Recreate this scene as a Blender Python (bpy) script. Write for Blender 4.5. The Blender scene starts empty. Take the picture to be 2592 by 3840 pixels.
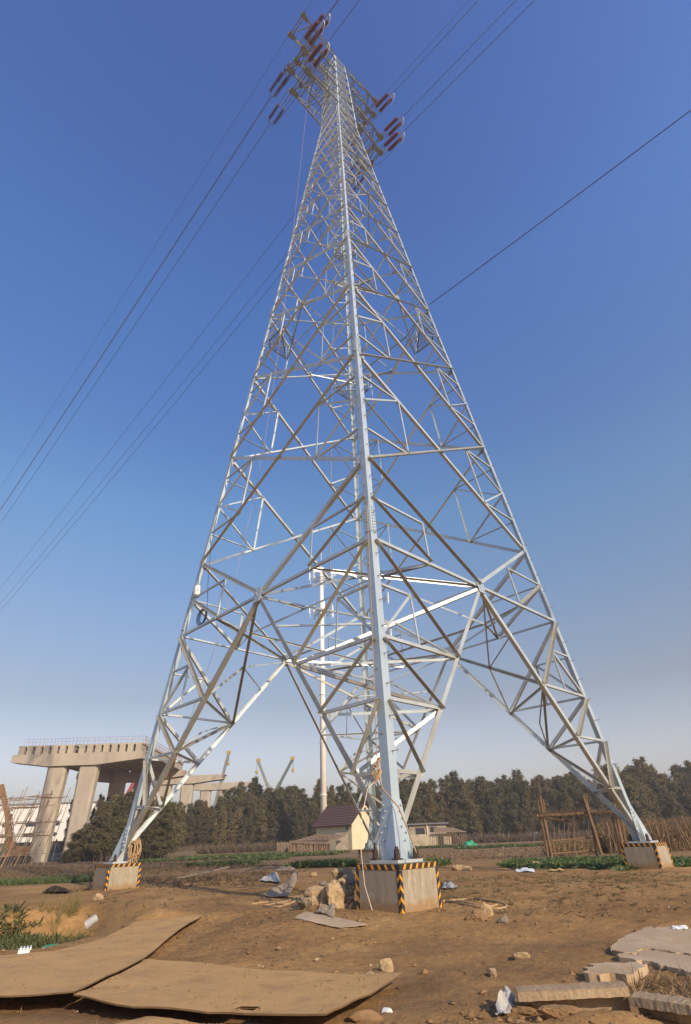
import bpy, bmesh, math, random
import numpy as np
from math import sin, cos, pi, radians, sqrt, atan2
from mathutils import Vector as V, Matrix, noise as mnoise
rnd = random.Random(7)
nrs = np.random.RandomState(5)
sc = bpy.context.scene
COL = sc.collection
# ------------------------------------------------------------------ camera
CAM = V((0, -23.554, 0.377))
yaw, pit, rol = -0.034973, 0.561426, -0.039305
FPX = 1958.27 / 3840.0
fw = V((sin(yaw)*cos(pit), cos(yaw)*cos(pit), sin(pit)))
rt = V((cos(yaw), -sin(yaw), 0)); upv = rt.cross(fw)
R_, U_ = rt*cos(rol) + upv*sin(rol), -rt*sin(rol) + upv*cos(rol)
cd = bpy.data.cameras.new('camera'); cam = bpy.data.objects.new('camera', cd); COL.objects.link(cam)
cam.matrix_world = Matrix(((R_.x, U_.x, -fw.x, CAM.x), (R_.y, U_.y, -fw.y, CAM.y), (R_.z, U_.z, -fw.z, CAM.z), (0, 0, 0, 1)))
cd.sensor_fit = 'VERTICAL'; cd.sensor_height = 24; cd.sensor_width = 24*691/1024; cd.lens = 24*FPX
cd.clip_start = 0.1; cd.clip_end = 20000
sc.camera = cam
sc.render.resolution_x = 691; sc.render.resolution_y = 1024
# ------------------------------------------------------------------ sky and sun
SUN_AZ, SUN_EL = radians(-51), radians(27)          # direction towards the sun, measured from +x
SKY_STR, EXPO = 0.13, 0.55
HAZE = 0.0009
w = bpy.data.worlds.new('World'); sc.world = w; w.use_nodes = True
nt = w.node_tree; nt.nodes.clear()
sky = nt.nodes.new('ShaderNodeTexSky'); sky.sky_type = 'NISHITA'; sky.sun_disc = False
sky.sun_elevation = SUN_EL; sky.sun_rotation = pi/2 - SUN_AZ
sky.air_density = 1.2; sky.dust_density = 1.2; sky.ozone_density = 3.5; sky.altitude = 0
# low smog layer: the lowest degrees of the sky fade to a grey mauve
tc = nt.nodes.new('ShaderNodeTexCoord'); sx = nt.nodes.new('ShaderNodeSeparateXYZ')
nt.links.new(tc.outputs['Generated'], sx.inputs[0])
cr = nt.nodes.new('ShaderNodeValToRGB'); nt.links.new(sx.outputs['Z'], cr.inputs[0])
SKYR = [(0.0, (1.22, 0.94, 0.92)), (0.1, (1.16, 0.9, 0.88)), (0.21, (0.82, 0.64, 0.59)), (0.34, (0.77, 0.73, 0.75)), (0.52, (0.64, 0.84, 0.95)), (0.63, (0.52, 0.75, 1.02)), (0.8, (0.48, 0.76, 1.17)), (1.0, (0.36, 0.55, 1.03))]
el = cr.color_ramp.elements
while len(el) < len(SKYR): el.new(0.5)
for e_, (p_, c_) in zip(el, SKYR): e_.position = p_; e_.color = (*c_, 1)
mx = nt.nodes.new('ShaderNodeMix'); mx.data_type = 'RGBA'; mx.blend_type = 'MULTIPLY'; mx.inputs[0].default_value = 1
nt.links.new(sky.outputs[0], mx.inputs[6]); nt.links.new(cr.outputs[0], mx.inputs[7])
bg = nt.nodes.new('ShaderNodeBackground'); bg.inputs[1].default_value = SKY_STR
nt.links.new(mx.outputs[2], bg.inputs[0])
wo = nt.nodes.new('ShaderNodeOutputWorld'); nt.links.new(bg.outputs[0], wo.inputs[0])
sl = bpy.data.lights.new('sun', 'SUN'); sl.energy = 4.2; sl.angle = radians(0.6); sl.color = (1, 0.82, 0.58)
so = bpy.data.objects.new('sun', sl); COL.objects.link(so)
sdir = V((cos(SUN_AZ)*cos(SUN_EL), sin(SUN_AZ)*cos(SUN_EL), sin(SUN_EL)))
so.rotation_euler = sdir.to_track_quat('Z', 'Y').to_euler(); so.location = (30, -40, 40)
sc.view_settings.view_transform = 'Standard'; sc.view_settings.look = 'None'
sc.view_settings.exposure = EXPO; sc.view_settings.gamma = 1; sc.view_settings.use_curve_mapping = False
# ------------------------------------------------------------------ helpers
DSP = 1.65201
def ray(xd, yd):
    d = fw + R_*((xd*DSP - 1296)/1958.27) - U_*((yd*DSP - 1920)/1958.27); return d.normalized()
def at(xd, yd, Y):                       # layout aid: the point of the place at depth Y
    d = ray(xd, yd); return CAM + d*((Y - CAM.y)/d.y)
def gz(xd, yd, z=-0.9):                  # layout aid: the point of the ground at height z
    d = ray(xd, yd); return CAM + d*((z - CAM.z)/d.z)

def mat(name, c1, c2=None, scale=5.0, rough=0.8, metal=0.0, bump=0.0, bscale=None, c3=None, s3=0.6, detail=6, lo=0.35, hi=0.65, spec=None, coord='Object', stretch=None, objvar=0.0, transl=0.0):
    m = bpy.data.materials.new(name); m.use_nodes = True
    t = m.node_tree; b = t.nodes['Principled BSDF']
    b.inputs['Roughness'].default_value = rough; b.inputs['Metallic'].default_value = metal
    if spec is not None: b.inputs['Specular IOR Level'].default_value = spec
    c2 = c2 or tuple(x*0.75 for x in c1)
    tcn = t.nodes.new('ShaderNodeTexCoord'); src = tcn.outputs[coord]
    if stretch:
        mp = t.nodes.new('ShaderNodeMapping'); mp.inputs['Scale'].default_value = stretch
        t.links.new(src, mp.inputs[0]); src = mp.outputs[0]
    def noise(s, d=detail):
        n = t.nodes.new('ShaderNodeTexNoise'); n.inputs['Scale'].default_value = s; n.inputs['Detail'].default_value = d
        n.inputs['Roughness'].default_value = 0.65; t.links.new(src, n.inputs['Vector']); return n
    def mix(fac, a, bb):
        mm = t.nodes.new('ShaderNodeMix'); mm.data_type = 'RGBA'
        t.links.new(fac, mm.inputs[0])
        for s, v in ((6, a), (7, bb)):
            if isinstance(v, tuple): mm.inputs[s].default_value = (*v, 1)
            else: t.links.new(v, mm.inputs[s])
        return mm.outputs[2]
    def rng(o, a, bb):
        r = t.nodes.new('ShaderNodeMapRange'); r.inputs[1].default_value = a; r.inputs[2].default_value = bb
        t.links.new(o, r.inputs[0]); return r.outputs[0]
    col = mix(rng(noise(scale).outputs[0], lo, hi), c1, c2)
    if c3: col = mix(rng(noise(s3, 8).outputs[0], 0.52, 0.68), col, c3)
    if objvar:
        oi = t.nodes.new('ShaderNodeObjectInfo'); hs = t.nodes.new('ShaderNodeHueSaturation')
        t.links.new(col, hs.inputs['Color'])
        r = t.nodes.new('ShaderNodeMapRange'); r.inputs[3].default_value = 1-objvar; r.inputs[4].default_value = 1+objvar
        t.links.new(oi.outputs['Random'], r.inputs[0]); t.links.new(r.outputs[0], hs.inputs['Value'])
        col = hs.outputs[0]
    t.links.new(col, b.inputs['Base Color'])
    if bump:
        bn = t.nodes.new('ShaderNodeBump'); bn.inputs['Strength'].default_value = bump; bn.inputs['Distance'].default_value = 0.05
        t.links.new(noise(bscale or scale*4, 8).outputs[0], bn.inputs['Height']); t.links.new(bn.outputs[0], b.inputs['Normal'])
    if transl:
        tr = t.nodes.new('ShaderNodeBsdfTranslucent'); t.links.new(col, tr.inputs[0])
        ms = t.nodes.new('ShaderNodeMixShader'); ms.inputs[0].default_value = transl
        t.links.new(b.outputs[0], ms.inputs[1]); t.links.new(tr.outputs[0], ms.inputs[2])
        t.links.new(ms.outputs[0], t.nodes['Material Output'].inputs[0])
    return m

class MB:
    def __init__(s): s.v = []; s.f = []; s.m = []; s.cm = 0
    def add(s, vs, fs):
        o = len(s.v); s.v += [tuple(x) for x in vs]; s.f += [tuple(i+o for i in f) for f in fs]; s.m += [s.cm]*len(fs)
    def box(s, c, dims, X=V((1, 0, 0)), Y=V((0, 1, 0)), Z=V((0, 0, 1)), taper=1.0):
        c = V(c); vs = []
        for k in (-1, 1):
            q = taper if k > 0 else 1
            for i, j in ((-1, -1), (1, -1), (1, 1), (-1, 1)):
                vs.append(c + X*(i*dims[0]/2*q) + Y*(j*dims[1]/2*q) + Z*(k*dims[2]/2))
        s.add(vs, [(3, 2, 1, 0), (4, 5, 6, 7), (0, 1, 5, 4), (1, 2, 6, 5), (2, 3, 7, 6), (3, 0, 4, 7)])
    def prof(s, p, q, pts, A, B, pts2=None):     # sweep a profile (a,b offsets) from p to q, capped
        p, q = V(p), V(q); n = len(pts); pts2 = pts2 or pts
        vs = [p + A*a + B*b for a, b in pts] + [q + A*a + B*b for a, b in pts2]
        fs = [(i, (i+1) % n, (i+1) % n + n, i+n) for i in range(n)]
        s.add(vs, fs + [tuple(range(n-1, -1, -1)), tuple(range(n, 2*n))])
    def angle(s, p, q, w, t, A, B, w2=None):     # steel angle: flanges along A and B from the heel line
        P = [(0, 0), (w, 0), (w, t), (t, t), (t, w), (0, w)]
        P2 = None
        if w2: P2 = [(0, 0), (w2, 0), (w2, t), (t, t), (t, w2), (0, w2)]
        if (V(q)-V(p)).dot(A.cross(B)) < 0: P = P[::-1]; P2 = P2[::-1] if P2 else None
        s.prof(p, q, P, A, B, P2)
    def beam(s, p, q, w, h, upd=V((0, 0, 1))):
        p, q = V(p), V(q); t = (q-p).normalized()
        A = t.cross(upd)
        if A.length < 1e-3: A = t.cross(V((1, 0, 0)))
        A.normalize(); B = A.cross(t)
        s.prof(p, q, [(-w/2, -h/2), (w/2, -h/2), (w/2, h/2), (-w/2, h/2)], A, B)
    def tube(s, pts, r, n=6, r2=None):
        pts = [V(p) for p in pts]; N = len(pts); vs = []; fs = []
        t0 = (pts[1]-pts[0]).normalized(); A = t0.cross(V((0, 0, 1)))
        if A.length < 1e-3: A = V((1, 0, 0))
        A.normalize()
        for i, p in enumerate(pts):
            t = (pts[min(i+1, N-1)]-pts[max(i-1, 0)]).normalized()
            A = (A - t*A.dot(t)).normalized(); B = t.cross(A)
            rr = r if r2 is None else r+(r2-r)*i/(N-1)
            vs += [p + A*(rr*cos(2*pi*k/n)) + B*(rr*sin(2*pi*k/n)) for k in range(n)]
        for i in range(N-1):
            fs += [(i*n+k, i*n+(k+1) % n, (i+1)*n+(k+1) % n, (i+1)*n+k) for k in range(n)]
        s.add(vs, fs + [tuple(range(n-1, -1, -1)), tuple(range((N-1)*n, N*n))])
    def lathe(s, p, ax, prof, n=10):             # prof: (distance along axis, radius)
        p = V(p); ax = V(ax).normalized(); A = ax.cross(V((0, 0, 1)))
        if A.length < 1e-3: A = V((1, 0, 0))
        A.normalize(); B = ax.cross(A); vs = []; fs = []
        for h, r in prof: vs += [p + ax*h + A*(r*cos(2*pi*k/n)) + B*(r*sin(2*pi*k/n)) for k in range(n)]
        for i in range(len(prof)-1): fs += [(i*n+k, i*n+(k+1) % n, (i+1)*n+(k+1) % n, (i+1)*n+k) for k in range(n)]
        s.add(vs, fs + [tuple(range(n-1, -1, -1)), tuple(range((len(prof)-1)*n, len(prof)*n))])
    def poly(s, pts, d):                         # a flat outline pushed along d
        n = len(pts); pts = [V(p) for p in pts]; d = V(d)
        vs = pts + [p+d for p in pts]
        s.add(vs, [tuple(range(n-1, -1, -1)), tuple(range(n, 2*n))] + [(i, (i+1) % n, (i+1) % n+n, i+n) for i in range(n)])
    def bolt(s, p, n, r=0.02, h=0.03): s.lathe(p, n, [(0, r), (h, r)], 6)
    def build(s, name, m, parent=None, smooth=False, fix=True):
        me = bpy.data.meshes.new(name); me.from_pydata(s.v, [], s.f)
        ms = m if isinstance(m, (list, tuple)) else [m]
        for x in ms: me.materials.append(x)
        if len(ms) > 1: me.polygons.foreach_set('material_index', s.m)
        if fix:
            b = bmesh.new(); b.from_mesh(me); bmesh.ops.recalc_face_normals(b, faces=b.faces); b.to_mesh(me); b.free()
        if smooth: me.polygons.foreach_set('use_smooth', [True]*len(me.polygons))
        o = bpy.data.objects.new(name, me); COL.objects.link(o)
        if parent: link(o, parent)
        return o
def link(o, parent):
    o.parent = parent; o.matrix_parent_inverse = PINV.get(parent.name, Matrix()) ; return o
PINV = {}
def sub(o, parent): o.parent = parent; o.matrix_parent_inverse = Matrix(); return o
def tag(o, label=None, cat=None, group=None, kind=None):
    if label: o['label'] = label
    if cat: o['category'] = cat
    if group: o['group'] = group
    if kind: o['kind'] = kind
    return o
def thing(name, loc, label, cat, group=None):    # Empty at the base; children are modelled in world coordinates
    o = bpy.data.objects.new(name, None); COL.objects.link(o); o.location = V(loc); o.empty_display_size = 0.3
    PINV[o.name] = Matrix.Translation(-V(loc))
    return tag(o, label, cat, group)
def dupe(o, loc, label=None, rotz=None, scale=None, group=None):
    c = o.copy(); COL.objects.link(c); c.location = V(loc)
    if rotz is not None: c.rotation_euler = (0, 0, rotz)
    if scale is not None: c.scale = scale if hasattr(scale, '__len__') else (scale,)*3
    if label: c['label'] = label
    if group: c['group'] = group
    for ch in o.children:
        k = ch.copy(); COL.objects.link(k); k.parent = c
        for g in ch.children:
            h = g.copy(); COL.objects.link(h); h.parent = k
    return c
def copies(o, mats):                             # copies of one part under the same parent, one per offset
    for t in mats:
        c = o.copy(); COL.objects.link(c); c.location = V(t)
def bulk(name, verts, quads, m, parent=None, kind='stuff', smooth=False, k=4):
    me = bpy.data.meshes.new(name); nv = len(verts); nf = len(quads)
    me.vertices.add(nv); me.vertices.foreach_set('co', np.asarray(verts, np.float32).ravel())
    me.loops.add(nf*k); me.loops.foreach_set('vertex_index', np.asarray(quads, np.int32).ravel())
    me.polygons.add(nf); me.polygons.foreach_set('loop_start', np.arange(0, nf*k, k, dtype=np.int32))
    me.polygons.foreach_set('loop_total', np.full(nf, k, np.int32))
    if smooth: me.polygons.foreach_set('use_smooth', np.ones(nf, bool))
    me.update(calc_edges=True); me.validate(); me.materials.append(m)
    o = bpy.data.objects.new(name, me); COL.objects.link(o)
    if kind: o['kind'] = kind
    if parent: link(o, parent)
    return o
# ------------------------------------------------------------------ materials
GALV = mat('galvanised_steel', (0.45, 0.505, 0.53), (0.54, 0.58, 0.59), 1.6, 0.40, 0.45, 0.05, 30, c3=(0.38, 0.37, 0.32), s3=0.35, coord='Object')
GALVL = mat('galvanised_leg_steel', (0.40, 0.485, 0.545), (0.49, 0.56, 0.60), 0.9, 0.40, 0.42, 0.03, 30)
GALVB = mat('dirt_and_ground_reflection_steel', (0.315, 0.31, 0.275), (0.40, 0.40, 0.365), 1.6, 0.46, 0.5, 0.06, 30, c3=(0.35, 0.29, 0.20), s3=0.9)  # brown reflection of the ground painted into the colour, along with dirt blotches
GALVD = mat('dull_weathered_steel', (0.22, 0.235, 0.22), (0.33, 0.33, 0.29), 2.0, 0.5, 0.6)
BOLT = mat('bolt_steel', (0.22, 0.22, 0.22), (0.32, 0.30, 0.28), 20, 0.5, 0.7)
RUST = mat('rusty_anchor_steel', (0.035, 0.024, 0.019), (0.075, 0.042, 0.027), 25, 0.85, 0.2, 0.3, 60)
CONC = mat('footing_concrete', (0.325, 0.278, 0.208), (0.24, 0.20, 0.145), 3.0, 0.9, 0, 0.25, 28, c3=(0.38, 0.33, 0.25), s3=5, stretch=(2, 2, 0.5))
def splash(m, mud):
    t = m.node_tree; b = t.nodes['Principled BSDF']; lk = b.inputs['Base Color'].links[0].from_socket
    g = t.nodes.new('ShaderNodeNewGeometry'); sp = t.nodes.new('ShaderNodeSeparateXYZ'); t.links.new(g.outputs['Position'], sp.inputs[0])
    n = t.nodes.new('ShaderNodeTexNoise'); n.inputs['Scale'].default_value = 7; n.inputs['Detail'].default_value = 7; t.links.new(g.outputs['Position'], n.inputs['Vector'])
    a = t.nodes.new('ShaderNodeMath'); a.operation = 'MULTIPLY_ADD'; t.links.new(n.outputs[0], a.inputs[0]); a.inputs[1].default_value = -.42; t.links.new(sp.outputs['Z'], a.inputs[2])
    r = t.nodes.new('ShaderNodeMapRange'); r.inputs[1].default_value = -.98; r.inputs[2].default_value = -.86; r.inputs[3].default_value = .85; r.inputs[4].default_value = 0; t.links.new(a.outputs[0], r.inputs[0])
    mm = t.nodes.new('ShaderNodeMix'); mm.data_type = 'RGBA'; t.links.new(r.outputs[0], mm.inputs[0]); t.links.new(lk, mm.inputs[6]); mm.inputs[7].default_value = (*mud, 1); t.links.new(mm.outputs[2], b.inputs['Base Color'])
splash(CONC, (.27, .165, .075))
BLACK = mat('black_paint', (0.016, 0.015, 0.015), (0.03, 0.027, 0.022), 14, 0.6)
ORANGE = mat('orange_paint', (0.66, 0.30, 0.018), (0.52, 0.22, 0.016), 10, 0.6)
# ------------------------------------------------------------------ ground
def sst(a, b, x):
    x = np.clip((x-a)/(b-a), 0, 1); return x*x*(3-2*x)
_pt = nrs.rand(10, 4)
def wob(x, y, f, s):                             # cheap smooth pseudo noise
    r = np.zeros_like(x, dtype=float)
    for i in range(5):
        k = np.array([cos(2.4*i+s), sin(2.4*i+s)])*f*(0.7+0.17*i); r = r+np.sin(k[0]*x+k[1]*y+7.3*i*s+1.3*np.sin(0.7*(k[1]*x-k[0]*y)+s))
    return r/5
def gh(x, y):
    x = np.asarray(x, float); y = np.asarray(y, float)
    near = 1-sst(10, 40, np.hypot(x, y+8))
    h = -0.90+near*(0.045*wob(x, y, 0.9, 1.1)+0.03*wob(x, y, 2.3, 2.2)+0.012*wob(x, y, 6.0, 3.1)+0.006*wob(x, y, 14., 4.1))
    h = h-0.10*sst(-10.5, -14, y)*near
    # pit with weeds on the left
    d = np.hypot((x+7.9)/2.6, (y+10.2)/3.4)+0.10*wob(x, y, 2.2, 5.5)
    h = h-0.55*(1-sst(0.72, 1.0, d))
    h = h+0.10*np.exp(-((d-1.12)/0.16)**2)
    # low mounds round the footings and a bank on the right
    pm = np.maximum((1-sst(.1, .7, x+.1))*(1-sst(.0, .5, y+14.6)), (1-sst(-3.4, -2.8, x))*(1-sst(-9.6, -9.0, y))*sst(-6.3, -5.8, x))*sst(-24, -19, y)
    h = h*(1-pm)+(-1.02+(h+.95)*.25)*pm
    h = h+0.34*np.exp(-((x+1.40)**2/.26+(y+7.9)**2/.45))
    for cx, cy in FOOT: h = h+0.07*np.exp(-(((x-cx)**2+(y-cy)**2)/1.6))
    h = h+0.10*np.exp(-(((x-5.6)/3.5)**2+((y+6.0)/2.2)**2))
    # dug-out edge below the kerb stones
    h = h-0.07*(1-sst(0.5, 1.3, np.hypot((x-1.75)/1.5, (y+17.7)/0.7)+0.15*wob(x, y, 3.2, 6)))+.03*wob(x,y,4.5,6)*(1-sst(.8,1.5,np.hypot((x-1.75)/1.8, (y+17.4)/.8)))+.15*np.exp(-((x-1.75)/.75)**2-((y+17.42)/.22)**2)
    h = h-0.12*(1-sst(0.5, 1.0, np.hypot((x+3.9)/1.3, (y+17.3)/0.7)))
    return h
TW = 0.032825
def cdir(k): return V((cos(TW-pi/2+k*pi/2), sin(TW-pi/2+k*pi/2), 0))    # towards leg k: 0 near, 1 right, 2 far, 3 left
FOOT = [tuple((cdir(k)*10).xy) for k in range(4)]
def g1(x, y): return float(gh(np.array([x]), np.array([y]))[0])
def soil_mat():
    m = bpy.data.materials.new('brown_soil'); m.use_nodes = True; t = m.node_tree; b = t.nodes['Principled BSDF']
    b.inputs['Roughness'].default_value = 0.95; b.inputs['Specular IOR Level'].default_value = 0.15
    g = t.nodes.new('ShaderNodeNewGeometry')
    def N(s, d=8, r=0.6, st=None):
        n = t.nodes.new('ShaderNodeTexNoise'); n.inputs['Scale'].default_value = s; n.inputs['Detail'].default_value = d; n.inputs['Roughness'].default_value = r
        if st:
            mp = t.nodes.new('ShaderNodeMapping'); mp.inputs['Scale'].default_value = st; mp.inputs['Rotation'].default_value = (0, 0, 0.25)
            t.links.new(g.outputs['Position'], mp.inputs[0]); t.links.new(mp.outputs[0], n.inputs['Vector'])
        else: t.links.new(g.outputs['Position'], n.inputs['Vector'])
        return n.outputs[0]
    def ramp(o, st):
        r = t.nodes.new('ShaderNodeValToRGB'); t.links.new(o, r.inputs[0]); e = r.color_ramp.elements
        while len(e) < len(st): e.new(0.5)
        for q, (p, c) in zip(e, st): q.position = p; q.color = (*c, 1)
        return r.outputs[0]
    def mixc(f, a, c, mode='MIX'):
        mm = t.nodes.new('ShaderNodeMix'); mm.data_type = 'RGBA'; mm.blend_type = mode
        if isinstance(f, float): mm.inputs[0].default_value = f
        else: t.links.new(f, mm.inputs[0])
        t.links.new(a, mm.inputs[6])
        if isinstance(c, tuple): mm.inputs[7].default_value = (*c, 1)
        else: t.links.new(c, mm.inputs[7])
        return mm.outputs[2]
    base = ramp(N(0.45, 10, 0.62), [(0.32, (0.225, 0.125, 0.053)), (0.45, (0.29, 0.167, 0.069)), (0.58, (0.35, 0.208, 0.086)), (0.70, (0.42, 0.262, 0.115))])
    fine = ramp(N(9, 10, 0.75), [(0.3, (0.68, 0.64, 0.60)), (0.5, (0.97, 0.97, 0.97)), (0.72, (1.2, 1.18, 1.12))])
    col = mixc(1.0, base, fine, 'MULTIPLY')
    dk = ramp(N(0.33, 5, 0.6, (0.35, 1.6, 1)), [(0.54, (0, 0, 0)), (0.70, (.85, .85, .85))])
    col = mixc(dk, col, (0.18, 0.110, 0.062))
    spk = ramp(N(38, 4, 0.8), [(0.66, (0, 0, 0)), (0.72, (1, 1, 1))]); col = mixc(spk, col, (0.34, 0.25, 0.15))
    sxyz = t.nodes.new('ShaderNodeSeparateXYZ'); t.links.new(g.outputs['Position'], sxyz.inputs[0])
    mr = t.nodes.new('ShaderNodeMapRange'); mr.inputs[1].default_value = 7; mr.inputs[2].default_value = 20; t.links.new(sxyz.outputs['Y'], mr.inputs[0])
    far = ramp(N(0.5, 8, 0.7, (0.12, 1.3, 1)), [(0.35, (0.14, 0.088, 0.046)), (0.52, (0.22, 0.14, 0.072)), (0.68, (0.31, 0.21, 0.11))])
    col = mixc(mr.outputs[0], col, far)
    t.links.new(col, b.inputs['Base Color'])
    bn = t.nodes.new('ShaderNodeBump'); bn.inputs['Strength'].default_value = 0.75; bn.inputs['Distance'].default_value = 0.05
    ad = t.nodes.new('ShaderNodeMath'); ad.operation = 'ADD'; t.links.new(N(14, 10, 0.75), ad.inputs[0]); t.links.new(N(3.2, 8, 0.65), ad.inputs[1])
    t.links.new(ad.outputs[0], bn.inputs['Height']); t.links.new(bn.outputs[0], b.inputs['Normal'])
    return m
SOIL = soil_mat()
def axis(parts):
    out = []
    for a, b, st in parts: out += list(np.arange(a, b, st))
    return np.array(out+[parts[-1][1]])
gx = axis([(-1400, -200, 300), (-200, -60, 20), (-60, -16, 2), (-16, -5, .16), (-5, 6, .09), (6, 16, .16), (16, 60, 2), (60, 200, 20), (200, 1400, 300)])
gy = axis([(-360, -60, 60), (-60, -24, 3), (-24, -18.5, .4), (-18.5, -8, .09), (-8, 4, .16), (4, 24, .5), (24, 80, 4), (80, 240, 20), (240, 1440, 300)])
XX, YY = np.meshgrid(gx, gy); ZZ = gh(XX, YY)
amp = 0.016*(1-sst(5, 16, np.hypot(XX*0.8, YY+13)))+0.003
ZZ = ZZ+amp*np.where(np.abs(XX) < 20, nrs.randn(*XX.shape)*0.55, 0)
nx, ny = len(gx), len(gy)
idx = np.arange(nx*ny).reshape(ny, nx)
quads = np.stack([idx[:-1, :-1], idx[:-1, 1:], idx[1:, 1:], idx[1:, :-1]], -1).reshape(-1, 4)
gob = bulk('ground', np.stack([XX, YY, ZZ], -1).reshape(-1, 3), quads, SOIL, kind='structure', smooth=True)
# raised road behind the field, on the left
ROADM = mat('road_embankment_earth', (0.17, 0.12, 0.075), (0.12, 0.09, 0.055), 0.8, 0.95)
rb = MB()
rb.prof((-190, 103, -0.95), (-36, 103, -0.95), [(-9, 0), (22, 0), (20, 1.05), (-5, 1.05)], V((0, 1, 0)), V((0, 0, 1)))
tag(rb.build('road_embankment', ROADM), kind='structure')
# ------------------------------------------------------------------ the lattice tower
ZUP = V((0, 0, 1))
KN = [(-0.1, 10.0), (0, 10.0), (32, 5.50), (59.5, 1.84), (65, 1.62), (72.5, 1.30), (75.6, 1.08)]
def rad(z):
    for (a, ra), (b, rb_) in zip(KN, KN[1:]):
        if z <= b: return ra+(rb_-ra)*(z-a)/(b-a)
    return KN[-1][1]
def corner(k, z): return cdir(k % 4)*rad(z)+ZUP*z
def FP(k, u, z):                                  # point of face k (legs k, k+1): u -1..1
    a, b = corner(k, z), corner(k+1, z); return a.lerp(b, (u+1)/2)
def fn(k): return (cdir(k % 4)+cdir((k+1) % 4)).normalized()
tower = thing('transmission_tower', (0, 0, -0.06), 'tall galvanised steel lattice transmission tower straddling the dirt lot on four concrete footings', 'transmission tower')
cnt = [0]
BR = []          # (p, q, width, thick, A, B, size key, material)
def member(p, q, wd, nrm, th=None, inside=True, m=None):
    p, q = V(p), V(q); t = (q-p).normalized(); n = (nrm-t*nrm.dot(t)).normalized()
    wd *= .92; s = n.cross(t)
    if s.z < 0: s = -s
    cnt[0] += 1; off = 0.004+0.0021*(cnt[0] % 9)
    B = -n if inside else n
    p, q = p+B*off-s*(wd*0.4), q+B*off-s*(wd*0.4)
    if not inside: s = s
    mid = (p+q)/2; dep = (mid-CAM).dot(fw)
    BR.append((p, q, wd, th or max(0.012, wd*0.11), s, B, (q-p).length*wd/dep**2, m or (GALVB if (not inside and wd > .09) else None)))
def fmem(k, a, b, wd, inside=True, m=None):
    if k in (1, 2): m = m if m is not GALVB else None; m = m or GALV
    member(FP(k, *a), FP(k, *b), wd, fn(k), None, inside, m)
def lin(p, q, u, k):                              # point on the straight bar p-q of face k where the face coordinate is u
    P, Q = FP(k, *p), FP(k, *q); lo, hi = 0.0, 1.0
    def uu(t):
        X = P.lerp(Q, t); a, b = corner(k, X.z), corner(k+1, X.z); e = b-a; return 2*(X-a).dot(e)/e.length_squared-1
    inc = uu(1) > uu(0)
    for _ in range(30):
        t = (lo+hi)/2
        if (uu(t) < u) == inc: lo = t
        else: hi = t
    X = P.lerp(Q, lo); return (u, X.z)
G0 = 8.75
def ud(z): return rad(0)*(1-z/G0)*0 + (rad(0)*(1-z/G0))/rad(z)   # |u| of the spreading diagonal at height z
ud_ = lambda z: 1-0 if z <= 0 else (rad(0)*(1-z/G0))/rad(z)
LV = [12.4, 19.1, 25.55, 31.4, 36.5, 41.2, 45.2, 48.8, 51.9, 54.6, 57.1, 59.5]
TV = [59.5, 61.2, 63.3, 65.4, 67.4, 69.4, 71.4, 73.4, 75.4]
for k in range(4):
    for s in (-1, 1):
        E_ = 0.975*s
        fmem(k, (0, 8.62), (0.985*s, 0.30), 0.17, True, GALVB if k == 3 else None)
        fmem(k, (0.0, G0+.05), (E_, 12.4), 0.165, s > 0)
        fmem(k, (0.02*s, G0-.05), (E_, 8.70), 0.115)
        for z in (5.27, 3.5, 1.75): fmem(k, (ud_(z)*s, z), (E_, z), 0.105 if z > 5 else 0.095)
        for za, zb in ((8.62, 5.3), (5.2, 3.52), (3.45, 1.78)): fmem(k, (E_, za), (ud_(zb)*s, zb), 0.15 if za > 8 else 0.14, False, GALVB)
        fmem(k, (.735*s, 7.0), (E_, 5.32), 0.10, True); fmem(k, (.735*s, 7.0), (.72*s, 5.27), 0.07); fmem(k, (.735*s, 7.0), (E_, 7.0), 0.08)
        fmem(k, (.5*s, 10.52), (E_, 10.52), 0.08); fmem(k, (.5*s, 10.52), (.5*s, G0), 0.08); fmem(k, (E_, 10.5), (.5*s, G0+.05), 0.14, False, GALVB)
    for i in range(len(LV)-1):
        z0, z1 = LV[i], LV[i+1]; h = z1-z0
        wm = 0.15 if i < 2 else 0.13 if i < 4 else 0.11
        wr = 0.085 if i < 2 else 0.075 if i < 4 else 0.06
        fmem(k, (-.97, z0), (.97, z1), wm, False); fmem(k, (.97, z0), (-.97, z1), wm, True)
        if i < 7:
            for s in (-1, 1):
                a = lin((.97*s, z0), (-.97*s, z1), .5*s, k); b = lin((-.97*s, z0), (.97*s, z1), .5*s, k)
                E_ = .97*s; zm = (a[1]+b[1])/2
                fmem(k, a, b, wr); fmem(k, a, (E_, a[1]), wr); fmem(k, b, (E_, b[1]), wr)
                fmem(k, a, (E_, zm), wr, False); fmem(k, b, (E_, zm), wr)
        elif i < 9:
            c = lin((.97, z0), (-.97, z1), 0, k); fmem(k, (-.97, c[1]), (.97, c[1]), wr)
            for s in (-1, 1):
                a = lin((.97*s, z0), (-.97*s, z1), .5*s, k); fmem(k, a, (.97*s, c[1]), wr)
    for z0, z1 in zip(TV, TV[1:]):
        fmem(k, (-.95, z0), (.95, z1), 0.09, False); fmem(k, (.95, z0), (-.95, z1), 0.09, True); fmem(k, (-.95, z0), (.95, z0), 0.08)
    fmem(k, (-.95, 75.5), (.95, 75.5), 0.09)
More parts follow.
